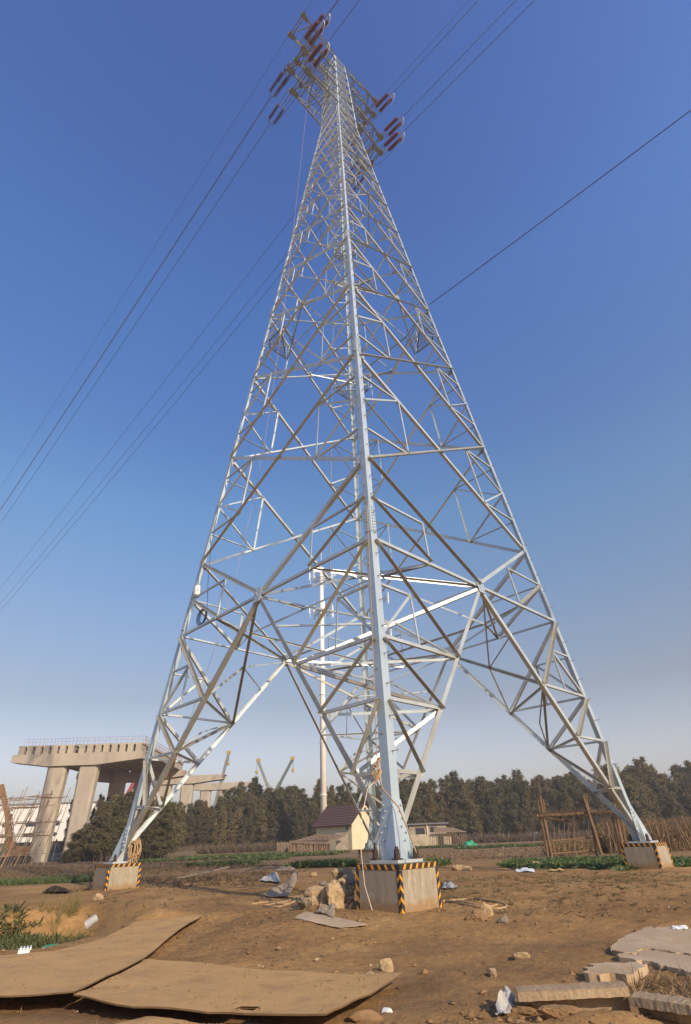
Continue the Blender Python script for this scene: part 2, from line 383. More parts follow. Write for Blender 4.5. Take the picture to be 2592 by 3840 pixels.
# plan bracing inside: at the waist gussets and at the inspection landings
for z, big in ((G0, True), (28.9, True), (43.4, False), (59.6, False)):
    wd = 0.12 if z < 20 else 0.09
    for k in range(4):
        g0, g1_, gp = FP(k, 0, z), FP(k+1, 0, z), FP(k-1, 0, z)
        if big:
            pk = FP(k, .5, z); pm = FP(k, -.5, z)
            member(g1_, pk, wd, ZUP); member(gp, pm, wd, ZUP)
            q = corner(k, z)*0.36; q2 = corner(k+1, z)*0.36
            q = V((corner(k, 0).x, corner(k, 0).y, 0)).normalized()*rad(z)*0.62+ZUP*z
            q2 = V((corner(k+1, 0).x, corner(k+1, 0).y, 0)).normalized()*rad(z)*0.62+ZUP*z
            member(q, q2, wd*.8, ZUP); member((q+q2)/2, g0, wd*.6, ZUP); member(pk, q2, wd*.7, ZUP); member(pm, q, wd*.7, ZUP)
        else: member(g0, g1_, wd, ZUP)
# hip bracing between the two spreading diagonals of every leg
for k in range(4):
    def DG(side, z): return FP(k, -ud_(z) if z < G0 else 0, z) if side else FP(k-1, ud_(z) if z < G0 else 0, z)
    hn = V((corner(k, 0).x, corner(k, 0).y, 0)).normalized()
    zs = [8.55, 5.27, 3.5, 1.75]
    for i, z in enumerate(zs[1:]): member(DG(0, z), DG(1, z), 0.09, ZUP)
    for i in range(3):
        sd = (i+1) % 2
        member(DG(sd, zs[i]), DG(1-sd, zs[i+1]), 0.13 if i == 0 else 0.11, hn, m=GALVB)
    a = DG(1, 8.55).lerp(DG(0, 5.27), .5); member(a, DG(0, 7.0), 0.07, hn); member(a, DG(1, 5.27), 0.08, hn); member(a, DG(0, 8.55), .07, hn)
    member(DG(1, 5.27).lerp(DG(0, 3.5), .5), DG(0, 5.27), 0.06, hn); member(DG(1, 5.27).lerp(DG(0, 3.5), .5), DG(1, 3.5), 0.06, hn)
BR.sort(key=lambda b: -b[6])
rest = MB()
for i, (p, q, wd, th, s, B, key, mm) in enumerate(BR):
    if i < 300:
        b = MB(); b.angle(p, q, wd, th, s, B)
        dep = ((p+q)/2-CAM).dot(fw)
        for e_, d_ in ((p, (q-p).normalized()), (q, (p-q).normalized())):       # end bolts
            if dep < 42:
                for j in (0.07, 0.15): b.bolt(e_+d_*(j+.03)+s*(wd*.55)-B*0.001, -B, 0.016, 0.016)
        b.build('brace', mm or GALV, tower)
    else: rest.angle(p, q, wd, th, s, B)
o = rest.build('brace_lattice', GALV, tower); tag(o, kind='stuff')
# legs, splices, step bolts, bases
step_n = 0
def legw(z): return 0.28 if z < 9 else 0.25 if z < 20 else 0.21 if z < 32 else 0.18 if z < 50 else 0.15
SPL = [9.45, 19.85, 32.0, 41.5]
base_frames = []
for k in range(4):
    d1 = (cdir((k+1) % 4)-cdir(k)).normalized(); d2 = (cdir((k-1) % 4)-cdir(k)).normalized()
    b = MB()
    zz = [-0.02]+[z for z in (9.0, 20, 32, 50, 59.5, 65, 72.5, 75.6)]
    for a, c in zip(zz, zz[1:]): b.angle(corner(k, a), corner(k, c+.004), legw(a+.1), 0.026, d1, d2)
    leg = b.build('leg', GALVL, tower)
    for zs_ in SPL:
        if zs_ > 35: continue
        for d, e_ in ((d1, d2), (d2, d1)):
            n = -e_.normalized(); n = (n-d*n.dot(d)).normalized()       # outward
            wd = legw(zs_)*0.98
            sp = MB(); L = 1.15 if zs_ < 25 else .9
            p, q = corner(k, zs_-L*.45)+n*0.003+d*.012, corner(k, zs_+L*.55)+n*0.003+d*.012
            sp.prof(p, q, [(0, 0), (wd, 0), (wd, .016), (0, .016)], d, n)
            for j in range(9):
                for c in (.32, .72): sp.bolt(p.lerp(q, (j+.5+.25*(c > .5))/9.4)+d*(wd*c)+n*.016, n, .022, .04)
            o = sp.build('splice_plate', GALVL, tower); sub(o, leg)
    # gusset where the bracing meets the leg
    # step bolts on the two faces
    if k in (0, 1):
        sb = None; z = 2.2; side = 0; extra = MB()
        while z < 58:
            d, e_ = ((d1, d2), (d2, d1))[side]
            n = (-e_); n = (n-d*n.dot(d)).normalized(); c = corner(k, z)+d*(legw(z)*.55)
            pts = [c, c+n*.19, c+n*.20+ZUP*.03]
            if z < 36:
                m_ = MB(); m_.tube(pts, .011, 5); m_.bolt(c+n*.002, n, .024, .02); o = m_.build('step_bolt', BOLT, tower, fix=False); sub(o, leg)
            else: extra.tube(pts, .011, 4)
            z += .42; side = 1-side
        o = extra.build('step_bolt', BOLT, tower, fix=False); sub(o, leg); o['kind'] = 'stuff'
    # base: plate, flared shoe, stiffeners, anchor bolts
    c0 = corner(k, 0); out = cdir(k); sid = V((-out.y, out.x, 0)); cp = c0-out*.10
    bp = MB(); bp.box(cp-ZUP*.03, (.82, .82, .055), d1, -d2); o = bp.build('base_plate', GALV, tower); sub(o, leg)
    top = corner(k, 1.12)
    sh = MB()
    for d, e_ in ((d1, d2), (d2, d1)):
        n = -e_
        # skirt plates running down each flange, wider at the foot
        P = [c0+d*(-.02), c0+d*.50, corner(k, .42)+d*.46, corner(k, 1.15)+d*.29, corner(k, 1.15)]
        sh.poly([x+n*.004 for x in P], n*.02)
        for zb, db in ((.35, .30), (.5, .36), (.62, .22), (.78, .27), (.92, .2), (1.04, .25)): sh.bolt(corner(k, zb)+d*db+n*.024, n, .026, .045)
    o = sh.build('shoe_plate', GALVL, tower); sub(o, leg)
    st = MB()
    ap = corner(k, 1.06)+out*.03; wl, wr_ = c0+d1*.34+out*.14, c0+d2*.34+out*.14; rg = c0+out*.28
    st.add([ap, rg, wl-d2*.02, ap+d1*.03], [(0, 1, 2, 3)]); st.add([ap, rg, wr_-d1*.02, ap+d2*.03], [(3, 2, 1, 0)])
    st.add([ap, rg-out*.03, wl-out*.03, ap+d1*.03-out*.03], [(3, 2, 1, 0)]); st.add([ap, rg-out*.03, wr_-out*.03, ap+d2*.03-out*.03], [(0, 1, 2, 3)])
    o = st.build('ridge_stiffener', GALVL, tower, fix=False); sub(o, leg)
    fin = MB()
    for d, n in ((d1, -d2), (d2, -d1)):
        fin.poly([c0+d*.46+n*.02, c0+d*.46+n*.2, c0+d*.46+n*.18+ZUP*.10, corner(k, .36)+d*.46+n*.03], d*.015)
    o = fin.build('stiffener', GALV, tower); sub(o, leg)
    for ai, (x, y) in enumerate(((.31, .31), (-.31, .31), (.31, -.31), (-.31, -.31))):
        a = MB(); q = cp+d1*x-d2*y
        a.box(q+ZUP*.012, (.17, .17, .03), d1, d2); a.lathe(q+ZUP*.027, ZUP, [(0, .062), (.085, .062)], 6); a.lathe(q+ZUP*.113, ZUP, [(0, .058), (.075, .058)], 6); a.lathe(q+ZUP*.188, ZUP, [(0, .036), (.05, .034)], 8)
        o = a.build('anchor_bolt', RUST, tower); sub(o, leg)
# gusset plates at the waist and on the upper crossings
for k in range(4):
    n = fn(k); s = (corner(k+1, 0)-corner(k, 0)).normalized()
    for z, sz in ((G0, .34), (28.9, .24), (43.4, .18)):
        g = MB(); c = FP(k, 0, z)+n*.02; upd = (FP(k, 0, z+1)-FP(k, 0, z)).normalized()
        g.poly([c+s*a*sz+upd*b_*sz for a, b_ in ((-.55, -1.0), (.55, -1.0), (.75, .1), (.45, .9), (-.45, .9), (-.75, .1))], n*.016)
        for a in (-.3, .3):
            for b_ in (-.75, -.45, -.1, .25, .6): g.bolt(c+n*.016+s*a*sz+upd*b_*sz, n, .02, .035)
        g.build('gusset_plate', GALVL, tower)
    for i in range(3):
        z0, z1 = LV[i], LV[i+1]
        for sgn in (-1, 1):
            g = MB(); c = FP(k, .95*sgn, LV[i])+n*.03; upd = (FP(k, sgn, z0+1)-FP(k, sgn, z0)).normalized(); sz = .18
            g.poly([c+s*a*sz*sgn+upd*b_*sz for a, b_ in ((-.9, -1.), (.1, -1.2), (.1, 1.2), (-.9, .8))], n*.012)
            for b_ in (-.7, 0, .6): g.bolt(c+n*.012-s*.3*sz*sgn+upd*b_*sz, n, .018, .03)
            g.build('gusset_plate', GALV, tower)
# inspection landings with bar gratings and railings
def landing(k, z, wd):
    c = corner(k, z)*1.0; c = V((c.x, c.y, 0)).normalized()*(rad(z)-.5)+ZUP*z
    i_ = -cdir(k); s = V((-i_.y, i_.x, 0)); f = MB(); dp = wd*.75
    A, B_, C_, D_ = c-s*wd*.25, c+s*wd*.25, c+i_*dp+s*wd, c+i_*dp-s*wd
    for p, q in ((A, B_), (B_, C_), (C_, D_), (D_, A)): f.beam(p, q, .07, .07)
    o = f.build('landing', GALVD, tower)
    gr = MB(); n = 12
    for j in range(n):
        t = (j+.5)/n; a = A.lerp(D_, t); b_ = B_.lerp(C_, t); gr.beam(a, b_, .024, .008)
    h = gr.build('grating', GALVD, tower); sub(h, o)
    r = MB(); E1, E2 = C_, D_
    for t in (0, .33, .66, 1): p = E1.lerp(E2, t); r.tube([p, p+ZUP*1.1], .03, 6)
    for hh in (.55, 1.1): r.tube([A+ZUP*hh, E2+ZUP*hh, E1+ZUP*hh, B_+ZUP*hh], .03, 6)
    h = r.build('railing', GALVL, tower); sub(h, o)
for k in (1, 2, 3): landing(k, 28.7, 1.25)
landing(2, 43.2, .9)
# crossarms: line direction LD (towards the viewer's right), arm direction AD (towards the viewer's left)
AD = V((cos(TW-3*pi/4), sin(TW-3*pi/4), 0)); LD = V((cos(TW-pi/4), sin(TW-pi/4), 0))
def A3(u, l, z): return AD*u+LD*l+ZUP*z
ARMS = [(74.7, 5.7, 73.4, 75.5), (69.5, 4.8, 69.4, 71.3), (65.4, 5.6, 65.3, 67.3), (61.1, 5.1, 61.1, 63.2)]
for side in (1, -1):
    for ai, (zt, ut, zb, ztop) in enumerate(ARMS):
        b = MB()
        def hb(z): return rad(z)/sqrt(2)
        T = [A3(side*ut, l, zt) for l in (1.08, -1.08)]
        Bo = [A3(side*hb(zb), l*hb(zb), zb) for l in (1, -1)]; To = [A3(side*hb(ztop), l*hb(ztop), ztop) for l in (1, -1)]
        for i in (0, 1):
            b.angle(Bo[i], T[i], .125, .014, LD*(1-2*i), ZUP); b.angle(To[i], T[i]+ZUP*.06, .10, .012, LD*(1-2*i), -ZUP)
            nn = 4
            for j in range(1, nn):
                p, q = Bo[i].lerp(T[i], j/nn), To[i].lerp(T[i], j/nn); b.beam(p, q, .055, .055)
                b.beam(Bo[i].lerp(T[i], (j-1)/nn), q, .05, .05)
        for F in (Bo, To):
            for j in range(1, 4):
                b.beam(F[0].lerp(T[0], j/4), F[1].lerp(T[1], j/4), .055, .055)
                b.beam(F[j % 2].lerp(T[j % 2], (j-1)/4), F[1-j % 2].lerp(T[1-j % 2], j/4), .055, .055)
            b.beam(F[0].lerp(T[0], .75), T[1], .055, .055)
        b.beam(T[0]+ZUP*.10, T[1]+ZUP*.10, .09, .09); b.beam(T[0]-ZUP*.05-AD*side*.22, T[1]-ZUP*.05-AD*side*.22, .09, .09)
        o = b.build('crossarm', GALVD, tower)
        for i in (0, 1):
            pl = MB(); c = T[i]; sgn = 1-2*i
            for dz in (-.10, .12): pl.poly([c+ZUP*dz+AD*side*a+LD*sgn*l for a, l in ((-.75, -.22), (.12, -.25), (.22, .16), (.0, .3), (-.75, .1))], ZUP*.014)
            pl.box(c+LD*sgn*.05, (.5, .02, .22), AD, LD, ZUP)
            h = pl.build('tip_plate', GALVD, tower); sub(h, o)
# ------------------------------------------------------------------ concrete footings with hazard paint
def footing(k, label):
    out = cdir(k); c0 = corner(k, 0)-out*.10; d1 = (cdir((k+1) % 4)-cdir(k)).normalized(); d2 = (cdir((k-1) % 4)-cdir(k)).normalized()
    W = 1.24; top = -.062; bot = -1.75
    t = thing('concrete_footing', (c0.x, c0.y, -.9), label, 'concrete footing')
    b = MB(); b.box((c0.x, c0.y, (top+bot)/2), (W, W, top-bot), d1, d2); ob = b.build('block', CONC, t)
    bv = ob.modifiers.new('bevel', 'BEVEL'); bv.width = .012; bv.segments = 2
    H = .105
    for d, n in ((d1, -d2), (d2, -d1), (d1, d2), (d2, d1)):
        o_ = c0+n*(W/2); o_.z = top
        bb = MB(); bb.box(o_+n*.0015-ZUP*(H/2-.001), (W+.006, .005, H), d, n); band = bb.build('edge_band', BLACK, t)
        for j in range(6):
            x = -W/2+.11+j*(W-.06)/6
            s_ = MB(); s_.poly([o_+n*.004+d*(x+a)-ZUP*z for a, z in ((0, H-.008), (.065, H-.008), (.11, .008), (.045, .008))], n*.003); h = s_.build('stripe', ORANGE, t); sub(h, band)
    for sx_, sy in ((1, 1), (1, -1), (-1, 1), (-1, -1)):
        e = c0+d1*(sx_*W/2)+d2*(sy*W/2); e.z = top-H-.003; n1, n2 = d1*sx_, d2*sy; L = .95
        st = MB()
        st.poly([e+n1*.004-n1*a+n2*.004-ZUP*z for a, z in ((0, 0), (.085, 0), (.085, L), (0, L))], -n2*.006)
        st.poly([e+n2*.0035-n2*a+n1*.0035-ZUP*z for a, z in ((.004, 0), (.085, 0), (.085, L), (.004, L))], -n1*.006)
        strip = st.build('corner_strip', BLACK, t)
        for j in range(5):
            z0 = .05+j*.185
            ch = MB()
            for na, nb in ((n1, n2), (n2, n1)):
                f = e+nb*.0055
                ch.poly([f+na*.006-ZUP*(z0), f-na*.07-ZUP*(z0+.085), f-na*.07-ZUP*(z0+.15), f+na*.006-ZUP*(z0+.075)], nb*.003)
            h = ch.build('chevron', ORANGE, t); sub(h, strip)
footing(0, 'nearest concrete footing with yellow and black chevron edges, beside the rubble heap')
footing(1, 'right-hand concrete footing with orange hazard edges in front of the reed fence')
footing(2, 'rear concrete footing mostly hidden behind the nearest footing and in front of the house')
footing(3, 'left-hand concrete footing with orange hazard edges and dry straw at its foot')
# ------------------------------------------------------------------ insulator strings, jumpers and lines
DISC = mat('red_brown_glazed_porcelain', (0.135, 0.003, 0.008), (0.09, 0.003, 0.006), 6, 0.4, 0.0, spec=.12)
WIRE = mat('dark_aluminium_wire', (0.10, 0.11, 0.14), (0.07, 0.08, 0.11), 4, 0.5, 0.5)
HORN = mat('bright_arcing_horn', (0.75, 0.75, 0.74), (0.65, 0.65, 0.64), 4, 0.35, 0.4)
ROPE = mat('hemp_rope', (0.42, 0.29, 0.16), (0.30, 0.19, 0.10), 18, 0.95)
CORD = mat('pale_cord', (0.62, 0.55, 0.44), (0.5, 0.43, 0.33), 18, 0.95)
def discs(p, q, r, n):
    p, q = V(p), V(q); L = (q-p).length; pr = [(0, .03)]
    for i in range(n):
        a = L*(i+.15)/n; st = L/n
        pr += [(a, .045), (a+st*.25, r), (a+st*.42, r), (a+st*.52, .05)]
    pr.append((L, .03)); b = MB(); b.lathe(p, q-p, pr, 12); return b
def string(u, sg, z, a0, a1, a2, dz, label, sep=.30):
    """double string on the arm tip at u; a0 link start, a1..a2 the discs along the line (sg = towards viewer's right or away)"""
    P = lambda a, du=0: A3(u+du, sg*a, z-dz*(a-1.1))
    t = thing('insulator_string', P(a0), label, 'insulator', 'double insulator strings on the crossarms')
    for d in (-sep, sep): discs(P(a1, d), P(a2, d), .20, max(9, int((a2-a1)/.128))).build('disc_stack', DISC, t, smooth=True)
    for a, c in ((a1-.12, a0), (a2+.12, a2+.45)):
        y = MB(); y.beam(P(a, -sep-.05), P(a, sep+.05), .06, .06); y.tube([P(a, 0), P(c, 0)], .028, 5)
        for d in (-sep, sep): y.tube([P(a, d), P(a+(.14 if a > a1 and False else 0)+(.0), d), P(a1 if a < a1 else a2, d)], .025, 5)
        if c < a and a0 < a1-.7: y.tube([P(a0, sep), P(a, sep)], .025, 5); y.tube([P(a0, -sep), P(a, -sep)], .025, 5)
        y.build('yoke', BOLT, t)
    h = MB()
    if sg > 0:
        h.tube([P(a2+.5, 0)+ZUP*.02, P(a2+.42, -.22)-ZUP*.22, P(a2+.15, -.36)-ZUP*.48, P(a2-.3, -.46)-ZUP*.75], .045, 6, .03)
        h.build('arcing_horn', HORN, t)
    return P(a2+.45)
def sag(p, q, s, n=24):
    p, q = V(p), V(q); return [p.lerp(q, i/n)-ZUP*(4*s*(i/n)*(1-i/n)) for i in range(n+1)]
def wire(pts, r, name, label, cat, m, group=None, n=5):
    b = MB(); b.tube(pts, r, n); o = b.build(name, m, fix=False); return tag(o, label, cat, group)
PH = {1: [(69.5, 4.8, 'topmost left arm'), (65.4, 5.6, 'middle left arm'), (61.1, 5.1, 'lowest left arm')],
      -1: [(69.5, -4.6, 'topmost right arm'), (65.4, -5.6, 'middle right arm'), (61.1, -5.1, 'lowest right arm')]}
ORD = {'topmost': 'upper', 'middle': 'middle', 'lowest': 'lower'}
WR = .026
for side in (1, -1):
    for z, u, nm in PH[side]:
        arm = nm.replace('topmost', 'top insulated').replace('lowest', 'lowest insulated').replace('middle', 'middle insulated')
        e1 = string(u, 1, z, 1.15, 1.85, 3.6, .20, 'red double insulator string pulling up-right from the %s of the pylon' % arm)
        far_lines = side == 1 or 'lowest' not in nm
        a = (1.15, 1.75, 3.7) if not (side == 1 and 'lowest' in nm) else (1.15, 2.75, 4.2)
        e2 = string(u, -1, z, *a, .16, 'red double insulator string pulling away down-left from the %s of the pylon' % arm)
        # conductors
        wire(sag(e1, e1+LD*150-ZUP*(15 if side < 0 else 12), 2.0), WR, 'power_line', 'overhead conductor running up-right out of frame from the %s' % arm, 'power line', WIRE, 'conductors on the tower')
        if far_lines or True:
            wire(sag(e2, e2-LD*260-ZUP*22, 3.0, 40), WR, 'power_line', 'overhead conductor running away down-left from the %s' % arm, 'power line', WIRE, 'conductors on the tower')
        # jumper support and jumper loop
        ju = u-.25*(1 if u > 0 else -1); top = A3(ju, 0, z-.05)
        b = discs(top-ZUP*.12, top-ZUP*1.35, .105, 11); t = thing('jumper_insulator', top, 'short red insulator rod hanging under the tip of the %s' % arm, 'insulator', 'jumper insulators under the crossarms')
        b.build('disc_stack', DISC, t, smooth=True)
        k = MB(); k.tube([top+ZUP*.05, top-ZUP*.14], .04, 6); k.tube([top-ZUP*1.33, top-ZUP*1.6], .05, 6); k.beam(top-ZUP*1.6-LD*.2, top-ZUP*1.6+LD*.2, .06, .06); k.build('fitting', HORN, t)
        lo = top-ZUP*1.62; c = []
        for i in range(11): s_ = i/10; c.append(e1.lerp(lo, s_)-ZUP*(1.5*sin(pi*s_)*(1-.55*s_)))
        for i in range(1, 11): s_ = i/10; c.append(lo.lerp(e2, s_)-ZUP*(1.5*sin(pi*s_)*(.45+.55*s_)))
        wire(c, .024, 'jumper_cable', 'slack jumper cable looping below the tip of the %s' % arm, 'cable', WIRE, 'jumper loops')
for side, nm in ((1, 'left'), (-1, 'right')):
    for sg, wy in ((1, 'running up-right out of frame'), (-1, 'running away down-left')):
        p = A3(side*5.75, sg*1.15, 74.7)
        if side < 0 and sg < 0: continue
        wire(sag(p, p+LD*sg*(150 if sg > 0 else 260)-ZUP*(11 if sg > 0 else 17), 2.5, 40), .018, 'shield_wire', 'thin shield wire %s from the %s peak arm' % (wy, nm), 'wire', WIRE, 'shield wires')
# tether leaving the right leg and the hoisting rope down to the left footing
p = corner(1, 32.0)+LD*.2
wire(sag(p, p+LD*70-ZUP*3.2, .8), .028, 'guy_cable', 'twisted steel cable slanting up-right from the right leg of the pylon', 'cable', WIRE)
S_ = A3(4.3, .6, 60.9); F_ = corner(3, .55)+V((.55, .1, 0))
hp = []
for i in range(41):
    t_ = i/40; q = S_.lerp(F_, t_); k_ = t_**1.0
    hor = t_**3.2 if t_ < 1 else 1
    q = V((S_.x+(F_.x-S_.x)*(.42*t_+.58*t_**7), S_.y+(F_.y-S_.y)*(.42*t_+.58*t_**7), S_.z+(F_.z-S_.z)*t_)); hp.append(q)
wire(hp, .009, 'hoisting_rope', 'thin hoisting rope hanging from the left arms down to the left footing', 'rope', ROPE, n=4)
def onleg(xd, yd, gap=.12, k=0):                 # a point just in front of the near leg
    Y = -10.2
    for _ in range(6):
        q = at(xd, yd, Y); Y = -rad(q.z)-gap
    return at(xd, yd, Y)
pts = [onleg(x, y) for x, y in ((833, 1150), (840, 1300), (846, 1450), (851, 1600), (856, 1725))]
wire(pts, .012, 'lifting_rope', 'thin tan rope hanging down along the nearest leg to a knot', 'rope', ROPE)
b = MB(); kc = onleg(857, 1748, .25)
for i in range(9):
    a0 = rnd.uniform(0, 6.28); ax = V((rnd.uniform(-.5, .5), rnd.uniform(-.5, .5), 1)).normalized(); rr = rnd.uniform(.05, .10); cc = kc+V((rnd.uniform(-.05, .05), 0, rnd.uniform(-.22, .2)))
    b.tube([cc+V((rr*cos(a0+j*.7), rr*.6*sin(a0+j*.7), rr*1.5*sin(a0+j*.7+1))) for j in range(8)], .018, 5)
tag(b.build('rope_knot', ROPE, fix=False), 'bunched brown rope knot against the lower part of the nearest leg', 'rope')
pts = [onleg(x, y, g_) for x, y, g_ in ((858, 1752, .2), (868, 1790, .16), (905, 1832, .12), (925, 1880, .3), (945, 1935, .62))]
wire(pts, .016, 'lashing_rope', 'brown rope running from the knot across the shoe of the nearest leg', 'rope', ROPE)
pts = [onleg(850, 1775, .3), onleg(835, 1790, .5), onleg(822, 1850, .75), onleg(820, 1935, .98), onleg(828, 2010, .82), onleg(845, 2066, .80)]
pp = []
for i in range(len(pts)-1):
    for j in range(5): pp.append(pts[i].lerp(pts[i+1], j/5))
pp.append(pts[-1]); wire(pp, .008, 'white_cord', 'thin white cord hanging over the left face of the nearest footing', 'cord', CORD)
# coil of rope on the left base, cable coil and white lamp box on the left leg
b = MB(); lc = corner(3, .35)+V((.62, -.1, 0))
for i in range(12):
    rr = rnd.uniform(.14, .24); ph = rnd.uniform(0, 6); cc = lc+V((rnd.uniform(-.1, .1), rnd.uniform(-.1, .1), rnd.uniform(-.1, .05)))
    b.tube([cc+V((rr*.8*cos(j*.5+ph), .1*sin(j*.5), rr*1.5*sin(j*.5+ph))) for j in range(13)], .022, 5)
for i in range(7): b.tube([lc+V((rnd.uniform(-.15, .15), rnd.uniform(-.1, .1), -.1)), lc+V((rnd.uniform(-.15, .2), rnd.uniform(-.2, .1), -.42))], .02, 5)
tag(b.build('rope_coil', ROPE, fix=False), 'thick brown rope coil hanging at the foot of the left leg', 'rope')
LNp = FP(3, -.83, 9.55); b = MB()
def face_at(xd, yd, k, off=0):
    n = fn(k); a, c, e_ = corner(k, 0), corner(k+1, 0), corner(k, 50); nn = (c-a).cross(e_-a).normalized(); d = ray(xd, yd)
    return CAM+d*(((a-CAM).dot(nn))/d.dot(nn)+off)
cc = face_at(462, 1400, 3, .25); ccx = (corner(3, 0)-corner(0, 0)).normalized()
for i in range(5):
    rr = .30+.02*i
    b.tube([cc+ccx*(rr*cos(j*.45)+.03*i)+ZUP*(rr*sin(j*.45)+.01*rnd.random())+fn(3)*.015*i for j in range(15)], .014, 5)
tag(b.build('cable_coil', mat('black_cable', (.03, .035, .045), None, 8, .5), fix=False), 'coil of black cable hung on the bracing of the left leg', 'cable')
pts = [face_at(x, y, 3, .25) for x, y in ((470, 1398), (472, 1330), (474, 1290), (480, 1240), (500, 1130), (512, 1090))]
wire(pts, .014, 'feeder_cable', 'thin dark cable running up from the cable coil beside the left leg', 'cable', WIRE)
WHITE = mat('white_plastic', (.78, .78, .76), (.7, .7, .68), 3, .5); RED = mat('red_print', (.6, .05, .04), None, 3, .6)
t = thing('monitor_box', face_at(447, 1352, 3, .1), 'white cylindrical monitoring unit with red mark, fixed to the left leg', 'sensor box')
c = face_at(447, 1352, 3, .1)
b = MB(); b.lathe(c, ZUP, [(0, .14), (.03, .155), (.40, .155), (.48, .13), (.52, .07)], 14); b.build('housing', WHITE, t, smooth=True)
b = MB(); b.lathe(c-ZUP*.07, ZUP, [(0, .10), (.068, .12)], 12); b.beam(c-ZUP*.1, c-ZUP*.2+V((-.1, 0, -.05)), .05, .05); b.build('bracket', GALVD, t)
b = MB(); n = (CAM-c); n.z = 0; n.normalize(); sx2 = V((-n.y, n.x, 0))
b.poly([c+n*.158+sx2*a+ZUP*z for a, z in ((-.01, .36), (.05, .28), (.02, .27), (.06, .17), (-.03, .25), (.0, .26))], n*.004); b.build('red_mark', RED, t)
# ------------------------------------------------------------------ the unfinished overpass, far left
CONB = mat('bridge_concrete', (0.40, 0.35, 0.28), (0.34, 0.29, 0.23), 0.5, 0.9, 0, 0.1, 3, c3=(0.25, 0.21, 0.16), s3=0.55, stretch=(1, 1, .4))
REBAR = mat('rusty_rebar', (.20, .10, .06), (.14, .07, .04), 5, .9); REDP = mat('red_painted_steel', (.35, .08, .06), None, 5, .6); YELP = mat('yellow_painted_steel', (.42, .28, .07), (.33, .21, .05), 2, .6)
RD = V((-.08, .9968, 0)); RX = V((.9968, .08, 0))              # along / across the road
def bent(t, ox, oy, x0, x1, zc, piers, dep=2.6, hgt=1.75):
    """hammerhead cap on two leaning piers"""
    b = MB(); m0, m1 = piers[0]-1.5, piers[-1]+1.5
    o = V((ox, oy, 0))
    prof = [(x0, zc+.75), (m0, zc), (m1, zc), (x1, zc+.75), (x1, zc+hgt+.1), (x0, zc+hgt+.1)]
    b.poly([o+RX*x+ZUP*z-RD*dep/2 for x, z in prof], RD*dep); b.build('cap_beam', CONB, t)
    for px_ in piers:
        p = MB(); w0, w1 = 1.25, 1.55; c = .35
        oct_ = lambda w_, d_: [(-w_+c, -d_), (w_-c, -d_), (w_, -d_+c), (w_, d_-c), (w_-c, d_), (-w_+c, d_), (-w_, d_-c), (-w_, -d_+c)]
        p.prof(o+RX*px_+ZUP*-1, o+RX*px_+ZUP*(zc+.05), oct_(w0, .9), RX, RD, oct_(w1, .9)); p.build('pier', CONB, t)
t = thing('overpass', (-50, 70, -.9), 'unfinished concrete road overpass with girder ends exposed on two wide piers', 'overpass')
A_ = at(28, 1740, 70); Bq = at(326, 1722, 70); zc = 12.35
bent(t, (A_.x+Bq.x)/2, 70, -10.35, 10.9, zc, (-2.9, 2.2))
pb = at(268, 1780, 97.5); c2 = (A_.x+Bq.x)/2-2.2; bent(t, c2, 97.5, -11.0, 11.3, zc, (pb.x-c2, pb.x-c2+5.2))
o = V(((A_.x+Bq.x)/2, 70, 0)); Z1 = zc+1.9
for i in range(15):
    x = -9.3+i*1.34+(.5 if i > 6 else 0)
    g = MB(); p, q = o+RX*x-RD*.95, o+RX*x+RD*28
    g.prof(p+ZUP*Z1, q+ZUP*Z1, [(-.46, 0), (.46, 0), (.46, 1.02), (.64, 1.16), (.64, 1.32), (-.64, 1.32), (-.64, 1.16), (-.46, 1.02)], RX, ZUP); g.build('girder', CONB, t)
d = MB(); d.prof(o+RD*.6+ZUP*(Z1+1.33), o+RD*28+ZUP*(Z1+1.33), [(-10.1, 0), (10.5, 0), (10.5, .26), (-10.1, .26)], RX, ZUP); d.build('deck_slab', CONB, t)
rl = MB(); ry = MB()
for j in range(34):
    x = -10.0+j*.62; p = o+RX*x+RD*(.8+.1*(j % 3))+ZUP*(Z1+1.59); (rl if j % 3 else ry).tube([p, p+ZUP*(1.0+.25*rnd.random())], .022, 4)
for j in range(27):
    p = o+RX*10.3+RD*(1+j*1.0)+ZUP*(Z1+1.59); (rl if j % 4 else ry).tube([p, p+ZUP*1.1], .035, 4)
for hh in (.55, 1.05):
    rl.tube([o+RX*-10.0+RD*.8+ZUP*(Z1+1.59+hh), o+RX*10.3+RD*.8+ZUP*(Z1+1.59+hh)], .014, 4); rl.tube([o+RX*10.3+RD*.8+ZUP*(Z1+1.59+hh), o+RX*10.3+RD*27.5+ZUP*(Z1+1.59+hh)], .028, 4)
rl.build('edge_railing', REDP, t); ry.build('edge_post', YELP, t)
rs = MB()
for j in range(26):
    p = Bq+V((.0, .2, .75))+RD*rnd.uniform(0, 1.8)+ZUP*(rnd.uniform(.15, 1.5)); rs.tube([p-RX*.2, p+RX*rnd.uniform(.2, .6)], .03, 4)
rs.build('rebar_stub', REBAR, t)
for (xr, yt, Y, lab) in ((508, 1757, 120, 'far unfinished hammerhead pier with a bare cap beam beyond the overpass deck'), (577, 1774, 150, 'farthest unfinished hammerhead pier, low above the tree tops')):
    e_ = at(xr, yt, Y); t = thing('bridge_pier', (e_.x-11, Y, -.9), lab, 'bridge pier')
    bent(t, e_.x-11.3, Y, -11, 11.3, e_.z-1.9, (-3.0, 2.4))
    rs = MB()
    for j in range(14): p = V((e_.x, Y, e_.z-.2))+RD*rnd.uniform(-1, 1)-ZUP*rnd.uniform(0, .9); rs.tube([p-RX*.2, p+RX*rnd.uniform(.3, .9)], .04, 4)
    rs.build('rebar_stub', REBAR, t)
